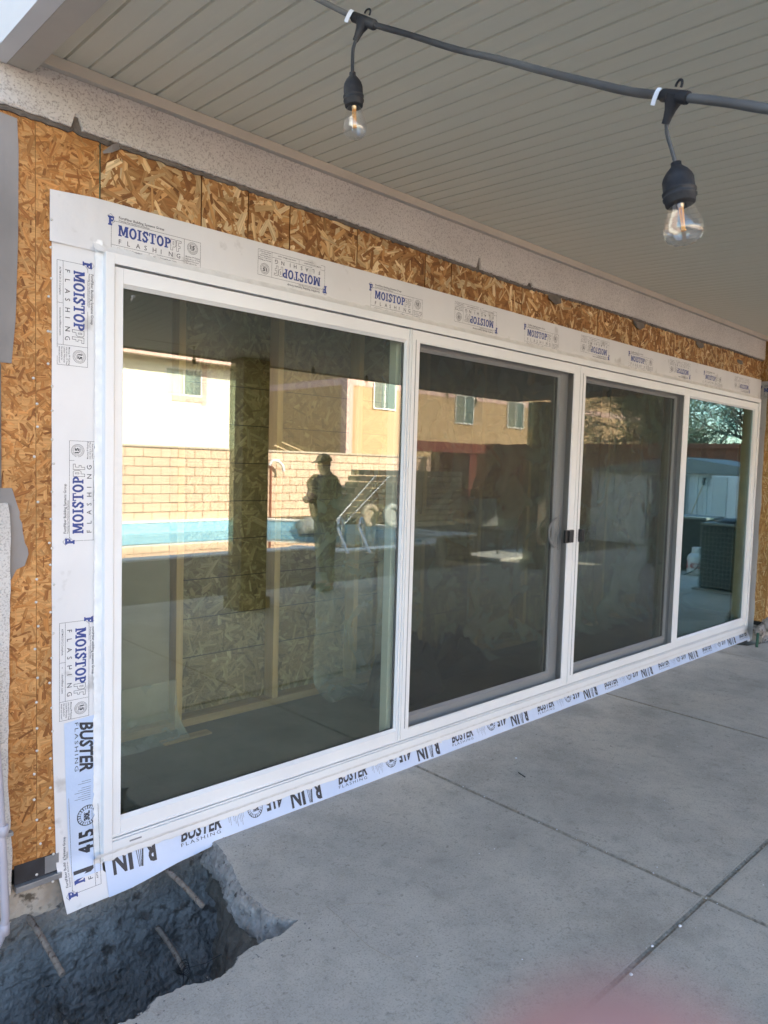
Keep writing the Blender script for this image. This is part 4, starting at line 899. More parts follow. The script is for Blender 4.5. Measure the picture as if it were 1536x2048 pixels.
# butyl strip prints
def rainbuster(a0, a1):
    p = Print(); K_ = 'ink_black'; P_ = .777
    def rot_text(s_, xr, yb, h, wd, bold):      # upside-down : right edge xr, runs leftward
        v, f, w0 = text_geo(s_, h/.72, bold); k = wd/w0
        p.items.append(([(xr-q[0]*k, yb-q[1]) for q in v], f, K_, 0))
    n0 = int(a0/P_)-1
    for n in range(n0, int(a1/P_)+2):
        o = n*P_
        if not (a0-.8 < o < a1): continue
        # RAIN, the A made of slanted strokes
        rot_text('N', o+.056, -.028, .066, .050, .035); rot_text('I', o+.079, -.028, .066, .015, .05); rot_text('R', o+.168, -.028, .066, .040, .04)
        for k, (xa, tb) in enumerate(((.121, .0036), (.112, .0016), (.104, .0016), (.095, .0016))): p.line([(o+xa, -.034), (o+.112-.004*k, -.094)], tb*1.6, K_)
        v, f, w0 = text_geo('BUSTER', .050/.72, .035); k = .175/w0; p.items.append(([(o+.270+q[0]*k+q[1]*.18, -.066+q[1]*.9) for q in v], f, K_, 0))
        p.text('FLASHING', o+.268, -.084, .0125, K_, width=.17, spacing=1.35)
        for k in range(10):
            if k in (2,): continue
            p.line([(o+.480+.0075*k, -.03), (o+.480+.0075*k, -.060-.012*((k*7) % 3))], .0012, K_)
        cx_, cy_ = o+.605, -.040
        p.ring(cx_, cy_, .0335, .0365, K_); p.ring(cx_, cy_, .0235, .0245, K_)
        for k in range(22):
            a_ = 2*math.pi*k/22; p.line([(cx_+.0262*math.cos(a_), cy_+.0262*math.sin(a_)), (cx_+.0318*math.cos(a_), cy_+.0318*math.sin(a_))], .0034 if k % 3 else .0018, K_)
        rot_text('30L', cx_+.018, -.034, .018, .034, .06); p.text('FLASHING', cx_-.014, -.054, .005, K_, width=.028)
        rot_text('415', o+.742, -.018, .052, .085, .04)
    return p
sf_ = thing('flashing_tape', (2.9, 0, -.09), 'shiny bluish sill flashing strip with black upside-down lettering along the foot of the doors', 'flashing', 'flashing strips round the doors')
zbot = lambda x: float(np.interp(x, [-.02, .066, .25, .41, .9, 1.55, 3, 4.5, 5.95], [-.183, -.181, -.158, -.148, -.139, -.1335, -.1325, -.1325, -.134]))+.0008*nz(x, 0, 0, 9)
mb = MB(); flash_surface(mb, lin(-.02, .5, 40)+lin(.52, 5.96, 180), lambda x: (zbot(x), -.028), Psill, 'foil', 12); mb.build('strip', sf_)
RBP = rainbuster(-.02, 5.9)
RBP.lay(lambda a, b, l: Psill(a, -.030+b, .0004+l), 'printed_lettering', sf_, (-.015, -.098, 5.93, .0))
pf = thing('flashing_tape', (-.1, 0, .18), 'short bluish flashing patch with sideways black lettering at the lower left of the doors', 'flashing', 'flashing strips round the doors')
def Ppatch(x, z, l): return (x, yfl(z)-.0012-l+.0012*nz(x, z, 4, 5)+.0012*nz(x, z, 7, 16), z)
mb = MB(); vs = []; zz_ = lin(.452, -.095, 44)
for z in zz_:
    for k in range(9):
        xa = float(np.interp(z, [-.1, 0, .2, .45], [-.128, -.138, -.146, -.153])); vs.append(Ppatch(xa+(-.03-xa)*k/8, z+.01*(k/8)*(1 if z > .4 else 0), 0))
mb.faces(vs, [(j*9+k, j*9+k+1, (j+1)*9+k+1, (j+1)*9+k) for j in range(len(zz_)-1) for k in range(8)], 'foil', True)
mb.faces([(p[0], p[1]+.0012, p[2]) for p in vs], [(j*9+k, (j+1)*9+k, (j+1)*9+k+1, j*9+k+1) for j in range(len(zz_)-1) for k in range(8)], 'foil', True); mb.build('strip', pf)
rainbuster(.2, .8).lay(lambda a, b, l: Ppatch(-.034+b, .452-(a-.262), .0004+l), 'printed_lettering', pf, (.262, -.12, .80, .0))
rf_ = thing('flashing_tape', (5.9, YW, 1), 'narrow white flashing strip beside the far right end of the doors', 'flashing', 'flashing strips round the doors')
mb = MB(); flash_surface(mb, lin(5.858, 5.926, 3), lambda x: (-.15, 2.03), lambda x, z, l: (x, yfl(z)-l-.0004+.001*nz(x, z, 0, 8), z), 'flash', 60)
flash_surface(mb, [0, 1], lambda x: (-.14, 2.2), lambda u, z, l: (5.9265-.02*max(0, -z)-.002*nz(0, z, 0, 6), YW-.008-.07*u*(.8+.2*nz(0, z, 3, 4)), z), 'flash', 60); mb.build('strip', rf_)
place_print(LG, lambda x, z, l: (5.925-l-.002, YW-.01-(x)*1.0, z), .0, 2.15, 0, rf_, clip=(-.01, -.1, .065, .02))
# ================================================================== STRING LIGHTS
def lamp(holder_parent, tee, hang, axis, s=1.0, tagside=None, along=(0,1,0), detail=True, label=None, rs=1.0):
    """tee = point on the cord, hang = top of socket, axis = direction the bulb points"""
    al = Vector(along).normalized(); ax = Vector(axis).normalized(); tee = Vector(tee); hang = Vector(hang)
    mb = MB(); dn = (Vector((0,0,-1))-al*Vector((0,0,-1)).dot(al)).normalized()
    n = 14 if detail else 8
    mb.tube([tee-al*.034*s, tee-al*.030*s, tee+al*.030*s, tee+al*.034*s], [.0085*s, .0105*s, .0105*s, .0085*s], 'rubber', n)
    mb.tube([tee+dn*-.002*s, tee+dn*.010*s, tee+dn*.020*s, tee+dn*.032*s, tee+dn*.042*s], [.016*s, .0135*s, .0095*s, .0072*s, .0062*s], 'rubber', n)
    if detail:
        up = -dn; c = tee+up*.016*s
        mb.tube([c+up*(.009*s*math.sin(a))+al*(.007*s*math.cos(a)) for a in [math.pi*1.15*i/10-.25 for i in range(11)]], .0022*s, 'rubber', 6)
    b0 = tee+dn*.036*s; L_ = (hang-b0).length; bow = al*(-.006*s) if detail else al*0; pth = smooth_path([b0, b0+(hang-b0)*.33+bow, b0+(hang-b0)*.7+bow*.6, hang+ax*.006*s], 6)
    side = al*.0022*s
    mb.tube([p+side for p in pth], .0023*s, 'cord_grey', 7); mb.tube([p-side for p in pth], .0023*s, 'cord_grey', 7)
    prof = [(0,.0),(.0065,.0),(.0065,.006),(.0085,.009),(.0135,.016),(.0175,.024),(.0192,.031),(.0192,.050),(.0208,.0505),(.0208,.0525),(.0194,.0535),(.0194,.059),(.0206,.0595),(.0206,.0615),(.0192,.0625),(.0180,.072),(.0165,.0725),(0,.0725)]
    mb.lathe([(r*s*1.08*rs, z*s) for r, z in prof], 'rubber', hang, ax, n=24 if detail else 12, cap=False)
    hd = mb.build('lamp_holder', holder_parent, label=label)
    mb = MB(); bp = [(.0125,.066),(.0138,.074),(.0168,.086),(.0205,.099),(.0232,.110),(.0240,.118),(.0232,.126),(.0200,.133),(.0140,.1385),(.007,.1408),(.0,.1414)]
    mb.lathe([(r*s*1.10*rs, z*s) for r, z in bp], 'bulb_glass', hang, ax, n=28 if detail else 12, cap=False)
    mb.build('bulb', hd)
    a = ax.orthogonal().normalized(); b = ax.cross(a); mb = MB()
    for k in range(4):
        q = a*math.cos(k*math.pi/2)+b*math.sin(k*math.pi/2)
        mb.tube([hang+ax*.080*s+q*.0035*s, hang+ax*.118*s+q*.0022*s], .0010*s, 'filament', 6)
    for zz in (.079, .1165): mb.lathe([(.0005*s, zz*s), (.0042*s, zz*s), (.0042*s, (zz+.0025)*s), (.0005*s, (zz+.0025)*s)], 'filament', hang, ax, n=10)
    mb.build('filament', hd)
    mb = MB(); mb.lathe([(.006*s,.07*s),(.005*s,.078*s),(.0025*s,.081*s)], 'brass', hang, ax, n=10); mb.build('stem', hd)
    if tagside is not None:
        mb = MB(); tp = tee-al*.033*s; out = (Vector(CAMP)-tp); out = (out-al*out.dot(al)-dn*out.dot(dn)).normalized()
        pts = [tp+(-dn*.009+out*.0105)*s, tp+(-dn*.003+out*.0135)*s, tp+(dn*.008+out*.0135-al*.001)*s, tp+(dn*.018+out*.012-al*.002)*s]
        vs = [p+al*w_ for p in pts for w_ in (-.0055*s, .0055*s)]
        mb.faces(vs, [(2*i, 2*i+1, 2*i+3, 2*i+2) for i in range(3)], 'tag'); mb.faces([v-out*.0008 for v in vs], [(2*i+2, 2*i+3, 2*i+1, 2*i) for i in range(3)], 'tag')
        mb.build('tag', hd)
    return hd
cp = [(420,-150,1.62),(540,-60,1.58),(640,0,1.53),(728,42,1.49),(820,70,1.43),(910,98,1.37),(1000,119,1.29),(1090,143,1.19),(1180,165,1.10),(1265,184,1.03),(1350,193,.94),(1440,203,.89),(1536,218,.85),(1700,246,.80),(1900,285,.76)]
cpts = [WD(*q) for q in cp]
sl = thing('string_light', cpts[3], 'dusty outdoor string light with two clear bulbs hanging closest in front of the ceiling', 'string light', 'string lights under the cover')
mb = MB(); pth = smooth_path(cpts, 10); mb.tube(pth, [.0058+.0004*nz(p.x, p.y*3, p.z, 12) for p in pth], 'cord_grey', 12); mb.build('cord', sl)
al1 = (cpts[4]-cpts[2]); al2 = (cpts[11]-cpts[9])
h1 = WD(705, 146, 1.49); e1 = WD(710.5, 272, 1.49); lamp(sl, cpts[3], h1, e1-h1, .95, 1, al1, label='farther lamp with a black socket')
h2 = WD(1352, 326, .955); e2 = WD(1370, 486, .948); lamp(sl, cpts[10], h2, e2-h2, .775, 1, al2, label='nearer lamp tilted to the right', rs=1.24)
# second string near the outer edge, seen mirrored in the glass
bl = [MR(387,735,-3.7), MR(527,745,-3.7), MR(625,752,-3.7), MR(732,768,-3.7), MR(820,785,-3.7,.06), MR(895,800,-3.7,.08), MR(952,812,-3.7,.08)]
s2_ = thing('string_light', bl[2], 'string of small clear bulbs along the outer edge of the cover, mirrored in the glass', 'string light', 'string lights under the cover')
tees = []
for i, b in enumerate(bl):
    t_ = Vector((b.x+.02*(i % 2), -3.7, b.z+.20)); tees.append(t_)
    lamp(s2_, t_, Vector((b.x, -3.7, b.z+.10)), (0.05, 0, -1), .95, None, (1,0,0), detail=False)
mb = MB(); mb.tube(smooth_path([tees[0]+Vector((-2.2,0,.03)), tees[0]+Vector((-.7,0,-.0))]+tees+[tees[-1]+Vector((1.2,0,.05))], 6), .0058, 'cord_grey', 8); mb.build('cord', s2_)
# ================================================================== INSIDE, BEHIND THE GLASS
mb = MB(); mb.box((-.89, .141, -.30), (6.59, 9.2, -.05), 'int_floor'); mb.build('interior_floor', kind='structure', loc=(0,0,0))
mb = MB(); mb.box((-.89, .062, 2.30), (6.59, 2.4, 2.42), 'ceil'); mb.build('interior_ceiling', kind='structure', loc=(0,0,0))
pt = thing('partition_wall', (2.8, 1, -.05), 'bare stud partition with strand board behind, seen through the left glass leaf', 'partition wall')
PP = lambda u, v, n: (u, 1.065-n, v)
osb('osb_sheet', .79, -.01, 2.02, 2.28, PP, pt, PALI, dens=1300, L=(.03,.12), Wd=(.008,.03), seed=101)
osb('osb_sheet', 2.025, -.01, 4.44, 2.28, PP, pt, PALI, dens=260, L=(.06,.2), Wd=(.014,.05), seed=102)
osb('osb_sheet', 4.445, -.01, 6.55, 2.28, PP, pt, PALI, dens=160, L=(.06,.2), Wd=(.014,.05), seed=103)
mb = MB()
for z in (.29, .50, .71, .92, 1.13, 1.34, 1.55, 1.76): mb.box((.80, 1.0615, z), (4.4, 1.066, z+.0045), 'black_seam')
mb.build('board_joint', pt)
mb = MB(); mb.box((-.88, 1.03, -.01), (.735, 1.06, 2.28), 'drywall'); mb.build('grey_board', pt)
for k in range(10):
    x = .745+.605*k
    mb = MB(); mb.box((x, .975, -.008), (x+.038, 1.06, 2.26), 'pine', .002); mb.build('stud', pt)
mb = MB(); mb.box((-.88, .972, -.049), (6.55, 1.062, -.0085), 'pine_h', .002); mb.build('bottom_plate', pt)
mb = MB(); mb.box((-.88, .972, 2.262), (6.55, 1.062, 2.299), 'pine_h', .002); mb.build('top_plate', pt)
def drape(x0, x1, z0, z1, y, seed, amp=.02, foot=.12):
    mb = MB()
    def fn(u, v):
        x = x0+(x1-x0)*u; z = z0+(z1-z0)*v
        fold = amp*(abs(nz(x+z*.35, z*.25, seed, 3.2))*1.6+.5*nz(x-z*.5, z*.6, seed+3, 7)+.25*nz(x, z, seed, 18))
        f = max(0, (foot-v*(z1-z0))/foot) if foot else 0
        return (x, y-fold-.16*f*f, z+.005*nz(x, z, seed, 9))
    grid_surface(mb, fn, 90, 70, 'poly'); return mb
t_ = drape(1.62, 2.10, -.045, 1.35, .955, 5, .035, .1).build('plastic_sheet', loc=(1.9,.95,0), label='torn clear plastic sheet draped over the studs behind the left glass leaf', cat='plastic sheet', group='plastic sheets on the partition')
drape(2.12, 6.5, -.045, 2.2, .952, 11, .03, .16).build('plastic_sheet', loc=(4,.95,0), label='wide milky plastic sheet behind the two middle leaves, its foot bunched on the floor', cat='plastic sheet', group='plastic sheets on the partition')
drape(-.85, .74, -.045, .22, .965, 21, .02, .14).build('plastic_sheet', loc=(.3,.95,0), label='low strip of clear plastic sheet bunched on the floor in the left corner', cat='plastic sheet', group='plastic sheets on the partition')
def heap(cx_, cy_, rx, ry, h, seed, name, label, cat, mat='tarp'):
    mb = MB()
    def fn(u, v):
        a = 2*math.pi*u; r_ = v; q = 1+.35*nz(math.cos(a)*1.3, math.sin(a)*1.3, seed, 1.3)
        hh = h*max(0, 1-r_**1.6)*(.6+1.1*abs(nz(math.cos(a)*r_*2, math.sin(a)*r_*2, seed+4, 1.6)))+.02*abs(nz(math.cos(a)*r_, math.sin(a)*r_, seed, 7))
        return (cx_+rx*r_*q*math.cos(a), cy_+ry*r_*q*math.sin(a), -.047+hh*1.3)
    grid_surface(mb, fn, 60, 26, mat); mb.build(name, loc=(cx_, cy_, -.05), label=label, cat=cat)
heap(2.72, .80, .34, .13, .20, 3, 'crumpled_tarp', 'dark crumpled tarp lying on the floor behind the left insect screen', 'tarp')
heap(2.05, .62, .30, .14, .36, 9, 'dark_sack', 'tall dark sack slumped on the floor at the left edge of the left screen', 'sack')
mb = MB(); mb.box((.60, .80, -.0495), (.86, .86, -.041), 'pine_h', .002); mb.build('wood_offcut', loc=(.7,.8,-.05), label='thin offcut lying on the dusty floor inside near the left corner', cat='wood offcut')
# ================================================================== THE YARD BEHIND THE CAMERA (seen mirrored in the glass)
PZ = slabz(-4.7)
pool = [(-9,-8.07),(6.7,-8.07),(7.1,-7.40),(9.4,-7.30),(11.35,-8.6),(11.35,-12.0),(9.6,-14.12),(-9,-14.12)]
mb = MB()
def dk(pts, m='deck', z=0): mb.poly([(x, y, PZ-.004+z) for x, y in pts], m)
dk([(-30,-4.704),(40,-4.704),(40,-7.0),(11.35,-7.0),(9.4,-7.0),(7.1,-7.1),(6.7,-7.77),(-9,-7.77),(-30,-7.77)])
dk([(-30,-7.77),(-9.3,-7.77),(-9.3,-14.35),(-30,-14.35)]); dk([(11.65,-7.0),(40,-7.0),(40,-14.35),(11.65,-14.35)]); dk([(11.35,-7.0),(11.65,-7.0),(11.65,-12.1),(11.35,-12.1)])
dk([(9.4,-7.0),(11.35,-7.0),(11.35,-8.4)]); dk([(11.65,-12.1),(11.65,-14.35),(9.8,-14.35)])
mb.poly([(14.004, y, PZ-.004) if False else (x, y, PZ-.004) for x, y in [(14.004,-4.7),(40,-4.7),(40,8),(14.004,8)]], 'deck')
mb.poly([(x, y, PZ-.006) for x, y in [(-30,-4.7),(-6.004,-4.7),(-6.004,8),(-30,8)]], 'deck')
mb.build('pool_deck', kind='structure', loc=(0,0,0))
pl = thing('swimming_pool', (2, -11, PZ), 'swimming pool with a tiled waterline and white coping, mirrored in the left glass leaf', 'swimming pool')
mb = MB(); n = len(pool); cxp, cyp = 1, -11
for i in range(n):
    a, b = pool[i], pool[(i+1) % n]
    mb.poly([(a[0],a[1],PZ-.02),(b[0],b[1],PZ-.02),(b[0],b[1],PZ-.52),(a[0],a[1],PZ-.52)], 'pooltile')
    mb.poly([(a[0],a[1],PZ-.52),(b[0],b[1],PZ-.52),(b[0],b[1],PZ-1.6),(a[0],a[1],PZ-1.6)], 'plaster')
mb.poly([(x, y, PZ-1.6) for x, y in pool], 'plaster'); mb.build('basin', pl)
mb = MB()
for i in range(n):
    a = Vector((*pool[i], PZ)); b = Vector((*pool[(i+1) % n], PZ)); d = (b-a).normalized(); o = Vector((-d.y, d.x, 0)); 
    if o.dot(Vector((cxp, cyp, PZ))-(a+b)/2) > 0: o = -o
    mb.obox((a+b)/2+o*.13+Vector((0,0,.002)), (d, o, (0,0,1)), ((b-a).length/2+.06+.0001*i, .15, .022+.0003*i), 'coping', .01)
mb.build('coping', pl)
mb = MB(); mb.poly([(x, y, PZ-.28) for x, y in pool], 'water'); mb.build('pool_water', kind='structure', loc=(0,0,0))
bwt = 1.70
bw = thing('block_wall', (5, -14.5, PZ), 'long tan concrete block wall behind the pool', 'block wall')
mb = MB(); mb.box((-30, -14.55, PZ-.2), (30, -14.36, bwt-.05), 'blocks'); mb.build('wall_blocks', bw)
mb = MB(); mb.box((-30, -14.57, bwt-.05), (30, -14.34, bwt), 'eave', .004); mb.build('wall_cap', bw)
pp_ = thing('standpipe', (10.43, -14.2, PZ), 'rusty brown standpipe with a pale tap in front of the block wall', 'standpipe')
mb = MB(); mb.tube([(10.45,-14.2,PZ),(10.44,-14.2,1.30)], .035, 'red', 10); mb.build('pipe', pp_)
mb = MB(); mb.tube([(10.40,-14.2,1.28),(10.46,-14.15,1.42),(10.62,-14.1,1.40),(10.78,-14.1,1.26),(10.80,-14.1,1.12)], .045, 'fridge', 8); mb.build('tap', pp_)
# white house
def house_window(parent, face, a0, a1, z0, z1, Y, curtain=True, bars=1):
    """window on a wall facing +y at depth Y"""
    mb = MB(); fw = .06
    mb.box((a0, Y-.02, z0), (a1, Y+.03, z0+fw), 'white_paint'); mb.box((a0, Y-.02, z1-fw), (a1, Y+.03, z1), 'white_paint')
    mb.box((a0, Y-.02, z0+fw), (a0+fw, Y+.03, z1-fw), 'white_paint'); mb.box((a1-fw, Y-.02, z0+fw), (a1, Y+.03, z1-fw), 'white_paint'); mb.box(((a0+a1)/2-.03, Y-.02, z0+fw), ((a0+a1)/2+.03, Y+.025, z1-fw), 'white_paint')
    w_ = mb.build('window', parent); m2 = MB(); m2.box((a0+fw, Y-.01, z0+fw), (a1-fw, Y+.004, z1-fw), 'win_glass'); m2.build('pane', w_)
    if curtain:
        m3 = MB(); n = 24; vs = []
        for i in range(n+1):
            x = a0+fw+.01+((a1-a0)*.42)*i/n; vs += [(x, Y+.010+.006*math.sin(i*1.7), z0+fw+.02), (x, Y+.010+.006*math.sin(i*1.7+.4), z1-fw-.1)]
        m3.faces(vs, [(2*i, 2*i+2, 2*i+3, 2*i+1) for i in range(n)], 'curtain'); m3.build('curtain', w_)
hw = thing('white_house', (6, -27, PZ), 'cream stucco house with a small curtained window above the block wall', 'house')
cxw = MR(459, 800, -24).x; ez = MR(400, 728, -24).z
mb = MB(); mb.box((-16, -34, PZ-.1), (cxw, -24, ez), 'cream'); mb.build('wall', hw)
mb = MB(); mb.box((-16.4, -34.5, ez), (cxw+.35, -23.3, ez+.06), 'eave'); mb.box((-16.45, -23.3, ez-.02), (cxw+.4, -23.2, ez+.25), 'pink'); mb.build('eave', hw)
mb = MB(); mb.faces([(-16.5,-23.1,ez+.2),(cxw+.45,-23.1,ez+.2),(cxw+.45,-34.6,ez+.2),(-16.5,-34.6,ez+.2),(-12,-29,ez+2.2),(cxw-4,-29,ez+2.2)], [(0,1,5,4),(2,3,4,5),(3,0,4),(1,2,5),(0,3,2,1)], 'tile'); mb.build('roof', hw)
a, b = MR(330, 712, -24), MR(403, 795, -24); house_window(hw, None, a.x, b.x, b.z, ez-.25, -24)
mb = MB(); mb.box((b.x+.002, -24.01, b.z-.3), (b.x+.2, -23.96, ez-.02), 'pink'); mb.box((a.x+.3, -24.01, b.z-.22), (b.x, -23.97, b.z-.002), 'pink'); mb.build('window_trim', hw)
# tan house
ht = thing('tan_house', (30, -28, PZ), 'large tan stucco house with a plain shaded side wall and pairs of sliding windows', 'house')
cxt = MR(694, 800, -24).x
mb = MB(); mb.box((cxt, -44, PZ-.1), (52, -24, 8.2), 'tan'); mb.build('wall', ht)
mb = MB(); mb.box((cxt-.03, -44.02, 5.15), (52, -23.97, 5.50), 'pink', .005); mb.box((cxt-.02, -24.4, PZ), (cxt+.35, -23.98, 5.149), 'pink'); mb.build('trim', ht)
mb = MB(); mb.faces([(cxt-.6,-23.4,8.2),(52.6,-23.4,8.2),(52.6,-44.6,8.2),(cxt-.6,-44.6,8.2),(cxt+5,-34,10.5),(46,-34,10.5)], [(0,1,5,4),(2,3,4,5),(3,0,4),(1,2,5),(0,3,2,1)], 'tile'); mb.build('roof', ht)
for (x0, y0, x1, y1, g) in ((745,758,792,832,.03), (909,793,948,853,.08), (1013,806,1048,860,.08)):
    a, b = MR(x0, y1, -23.97, g), MR(x1, y0, -23.97, g); house_window(ht, None, a.x, b.x, b.z-1.6 if b.z-1.6 > 3.0 else a.z, b.z, -23.95, False)
# boards leaning over the wall
for k, (p, q) in enumerate((((11.2,-14.8,1.95),(12.6,-14.8,1.50)), ((10.9,-14.75,1.85),(12.3,-14.75,1.42)))):
    mb = MB(); mb.bar(p, q, .09, .04, 'pale_wood'); mb.build('board', loc=q, label=('upper','lower')[k]+' pale board leaning against the back of the block wall', cat='board', group='boards behind the block wall')
# pool ladder
ld = thing('pool_ladder', (7.3, -7.0, PZ), 'chrome grab rails of the pool ladder, mirrored in the left glass leaf', 'pool ladder')
for x, y in ((7.05,-6.9),(7.42,-6.75)):
    mb = MB(); pts = [(x, y, PZ)]+[(x+.16-.16*math.cos(a), y-.30+.0*a-.12*(1-math.cos(a)) , PZ+.42+.16*math.sin(a)) for a in [math.pi*i/12 for i in range(13)]]+[(x+.32, y-.54, PZ+.02)]
    mb.tube(smooth_path(pts, 3), .024, 'chrome', 10); mb.build('rail', ld)
for q in ((7.02,-6.99,7.12,-6.81),(7.37,-6.84,7.47,-6.66)):
    mb = MB(); mb.box((q[0],q[1],PZ),(q[2],q[3],PZ+.012),'chrome',.003); mb.build('foot_plate', ld)
# dark stepped stack standing in for a shadow, long rails, round floats
ts = thing('shadow_stack', (11.3, -10.4, PZ), 'dark stepped stack of boards standing in for a shadow beyond the pool ladder', 'shadow shape')
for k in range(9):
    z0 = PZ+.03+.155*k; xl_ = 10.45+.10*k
    mb = MB(); mb.box((xl_, -11.75, z0), (15.2, -11.25, z0+.135), 'shaded_wood', .006); mb.box((xl_+.02+.1*(k % 3), -11.24, z0+.132), (xl_+.4+.3*(k % 2), -11.22, z0+.146), 'pale_wood'); mb.build('shadow_step', ts)  # pale strips stand in for streaks of sunlight on the dark shape
sr = thing('pole_pair', (10.2, -9.9, PZ), 'two thin metal poles leaning against the dark stepped stack', 'poles')
for dx in (0, .5):
    mb = MB(); mb.tube([(9.9+dx*.7, -10.9, PZ+.02), (11.6+dx, -11.19, 1.10)], .014, 'chrome', 8); mb.build('pole', sr)
for k, (x, y, r_, m) in enumerate(((10.95,-10.75,.22,'dirt'), (11.35,-10.40,.23,'shed_roof'))):
    mb = MB(); mb.tube([(x+r_*math.cos(a), y+.10*math.cos(a*0), PZ+.08+r_+r_*math.sin(a)) for a in [2*math.pi*i/28 for i in range(28)]], .07, m, 10, closed=True)
    mb.faces([(x+(r_-.02)*math.cos(a), y+.1, PZ+.08+r_+(r_-.02)*math.sin(a)) for a in [2*math.pi*i/28 for i in range(28)]], [tuple(range(28))], m)
    mb.build('pool_float', loc=(x, y, PZ), label=('woven tan','grey')[k]+' round float standing on edge by the dark stepped stack', cat='pool float', group='round floats by the pool')
c = MRZ(622, 1062, PZ); bm = bmesh.new(); bmesh.ops.create_icosphere(bm, subdivisions=3, radius=1)
for v in bm.verts:
    q = 1+.3*fz(v.co.x, v.co.y, v.co.z, 1.3); v.co = Vector((v.co.x*.42*q+c.x, v.co.y*.3*q+c.y+.1, max(0, v.co.z*.30*q+.1)+PZ-.10))
mb = MB(); mb.bm(bm, 'shed_roof', True); mb.build('inflatable', loc=c, label='dark grey deflated inflatable floating near the far side of the pool', cat='inflatable')
# stacked stone pillar, pale slab in place of a sun patch, chair
pi_ = thing('stone_pillar', (8.2, -5.3, PZ), 'short stacked stone pillar with a pale capstone, mirrored in the left screen', 'pillar')
mb = MB(); mb.box((7.99,-5.62,PZ),(8.42,-5.2,.21),'stones',.01); mb.build('shaft', pi_)
mb = MB(); mb.box((7.5,-5.68,.211),(8.47,-5.15,.255),'coping',.008); mb.build('capstone', pi_)
mb = MB(); mb.box((8.46,-5.5,PZ),(10.1,-4.7,PZ+.05),'coping',.008); mb.build('sun_patch_slab', loc=(9,-5,PZ), label='long low pale slab standing in for sunlit paving beside the stacked stone pillar', cat='step')
chh = thing('garden_chair', (9.25, -5.4, PZ), 'dark wicker garden chair on the deck beyond the stone pillar', 'chair')
mb = MB(); mb.box((8.98,-5.6,.26),(9.6,-5.05,.31),'ac',.015); mb.build('seat', chh)
mb = MB(); mb.obox((9.29,-5.62,.56),((1,0,0),(0,1,.15),(0,-.15,1)),(.31,.025,.25),'shed_roof',.02); mb.build('backrest', chh)
for x, y in ((9.0,-5.1),(9.57,-5.1),(9.0,-5.58),(9.57,-5.58)):
    mb = MB(); mb.tube([(x,y,PZ),(x,y,.27)],.016,'ac',8); mb.build('leg', chh)
# red pergola
pg = thing('red_pergola', (16.4, -12, PZ), 'red timber pergola with one post and a long beam in front of the block wall', 'pergola')
a = MR(930,905,-12,.08); b = MR(945,905,-12,.08)
mb = MB(); mb.box((a.x,-12.1,PZ),(b.x,-11.8,1.80),'red',.01); mb.build('post', pg)
mb = MB(); mb.box((13.4,-12.15,1.805),(18.3,-11.75,2.10),'red',.01); mb.build('beam', pg)
mb = MB(); mb.box((18.0,-12.1,PZ),(18.25,-11.85,1.80),'red',.01); mb.build('post', pg)
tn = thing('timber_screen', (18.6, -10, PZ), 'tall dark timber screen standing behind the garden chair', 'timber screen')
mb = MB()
for k in range(30): mb.box((16.6+.16*k,-10.05,PZ),(16.6+.16*k+.15,-10.0,1.25+.25*min(1, k/6)),'shaded_wood',.003)
mb.build('boards', tn); mb = MB(); mb.box((16.6,-10.1,.2),(21.4,-10.052,.3),'shaded_wood'); mb.box((16.6,-10.1,1.0),(21.4,-10.052,1.1),'shaded_wood'); mb.build('rail', tn)
# side boundary : red brown fence, shed, white door leaf, AC, tank, grill
fe = thing('wooden_fence', (17, -5, PZ), 'tall red brown board fence behind the grey shed', 'fence')
mb = MB(); r = random.Random(5)
for k in range(150):
    y = -14.2+.145*k; mb.box((17.0+r.uniform(0,.012),y,PZ),(17.03,y+.138,2.12+r.uniform(-.02,.02)),'redwood',.002)
mb.build('boards', fe); mb = MB(); mb.box((16.93,-14.2,2.0),(16.998,7.5,2.08),'redwood'); mb.box((16.93,-14.2,.4),(16.998,7.5,.48),'redwood'); mb.build('rail', fe)
sh = thing('garden_shed', (14.5, -4.2, PZ), 'grey metal garden shed with ribbed double doors beside the fence', 'shed')
Y0, Y1, ZS = -6.0, -2.2, 1.40
mb = MB()
for k in range(int((Y1-Y0)/.19)):
    y = Y0+.19*k; mb.box((13.5,y,PZ),(13.52,y+.165,ZS),'shed',.004)
mb.box((13.52,Y0,PZ),(15.6,Y1,ZS),'shed'); mb.build('walls', sh)
mb = MB(); mb.faces([(13.35,Y0-.12,ZS),(15.75,Y0-.12,ZS),(15.75,Y1+.12,ZS),(13.35,Y1+.12,ZS),(13.35,(Y0+Y1)/2,ZS+.30),(15.75,(Y0+Y1)/2,ZS+.30)], [(0,3,4),(1,5,2),(0,4,5,1),(3,2,5,4),(0,1,2,3)], 'shed_roof'); mb.box((13.34,Y0-.1,ZS-.03),(13.40,Y1+.1,ZS+.03),'shed_roof'); mb.build('roof', sh)
for k, y in enumerate((-5.35, -4.65)):
    mb = MB(); mb.box((13.46,y,PZ+.05),(13.498,y+.68,ZS-.08),'shed' if k == 0 else 'shed_roof',.006); mb.box((13.45,y+.04,PZ+.1),(13.462,y+.08,ZS-.13),'white_paint'); dd = mb.build('door', sh)
    mb = MB(); mb.box((13.43,y+(.60 if k == 0 else .04),.52),(13.459,y+(.64 if k == 0 else .08),.72),'black_metal',.004); mb.build('handle', dd)
mb = MB(); mb.tube([(13.3,-3.95,.02),(13.44,-3.62,1.15)],.014,'pale_wood',8); mb.tube([(13.44,-3.62,1.15),(13.45,-3.60,1.3)],.03,'black_metal',8); mb.build('broom', loc=(13.3,-3.95,PZ), label='yellow handled broom leaning on the grey shed', cat='broom')
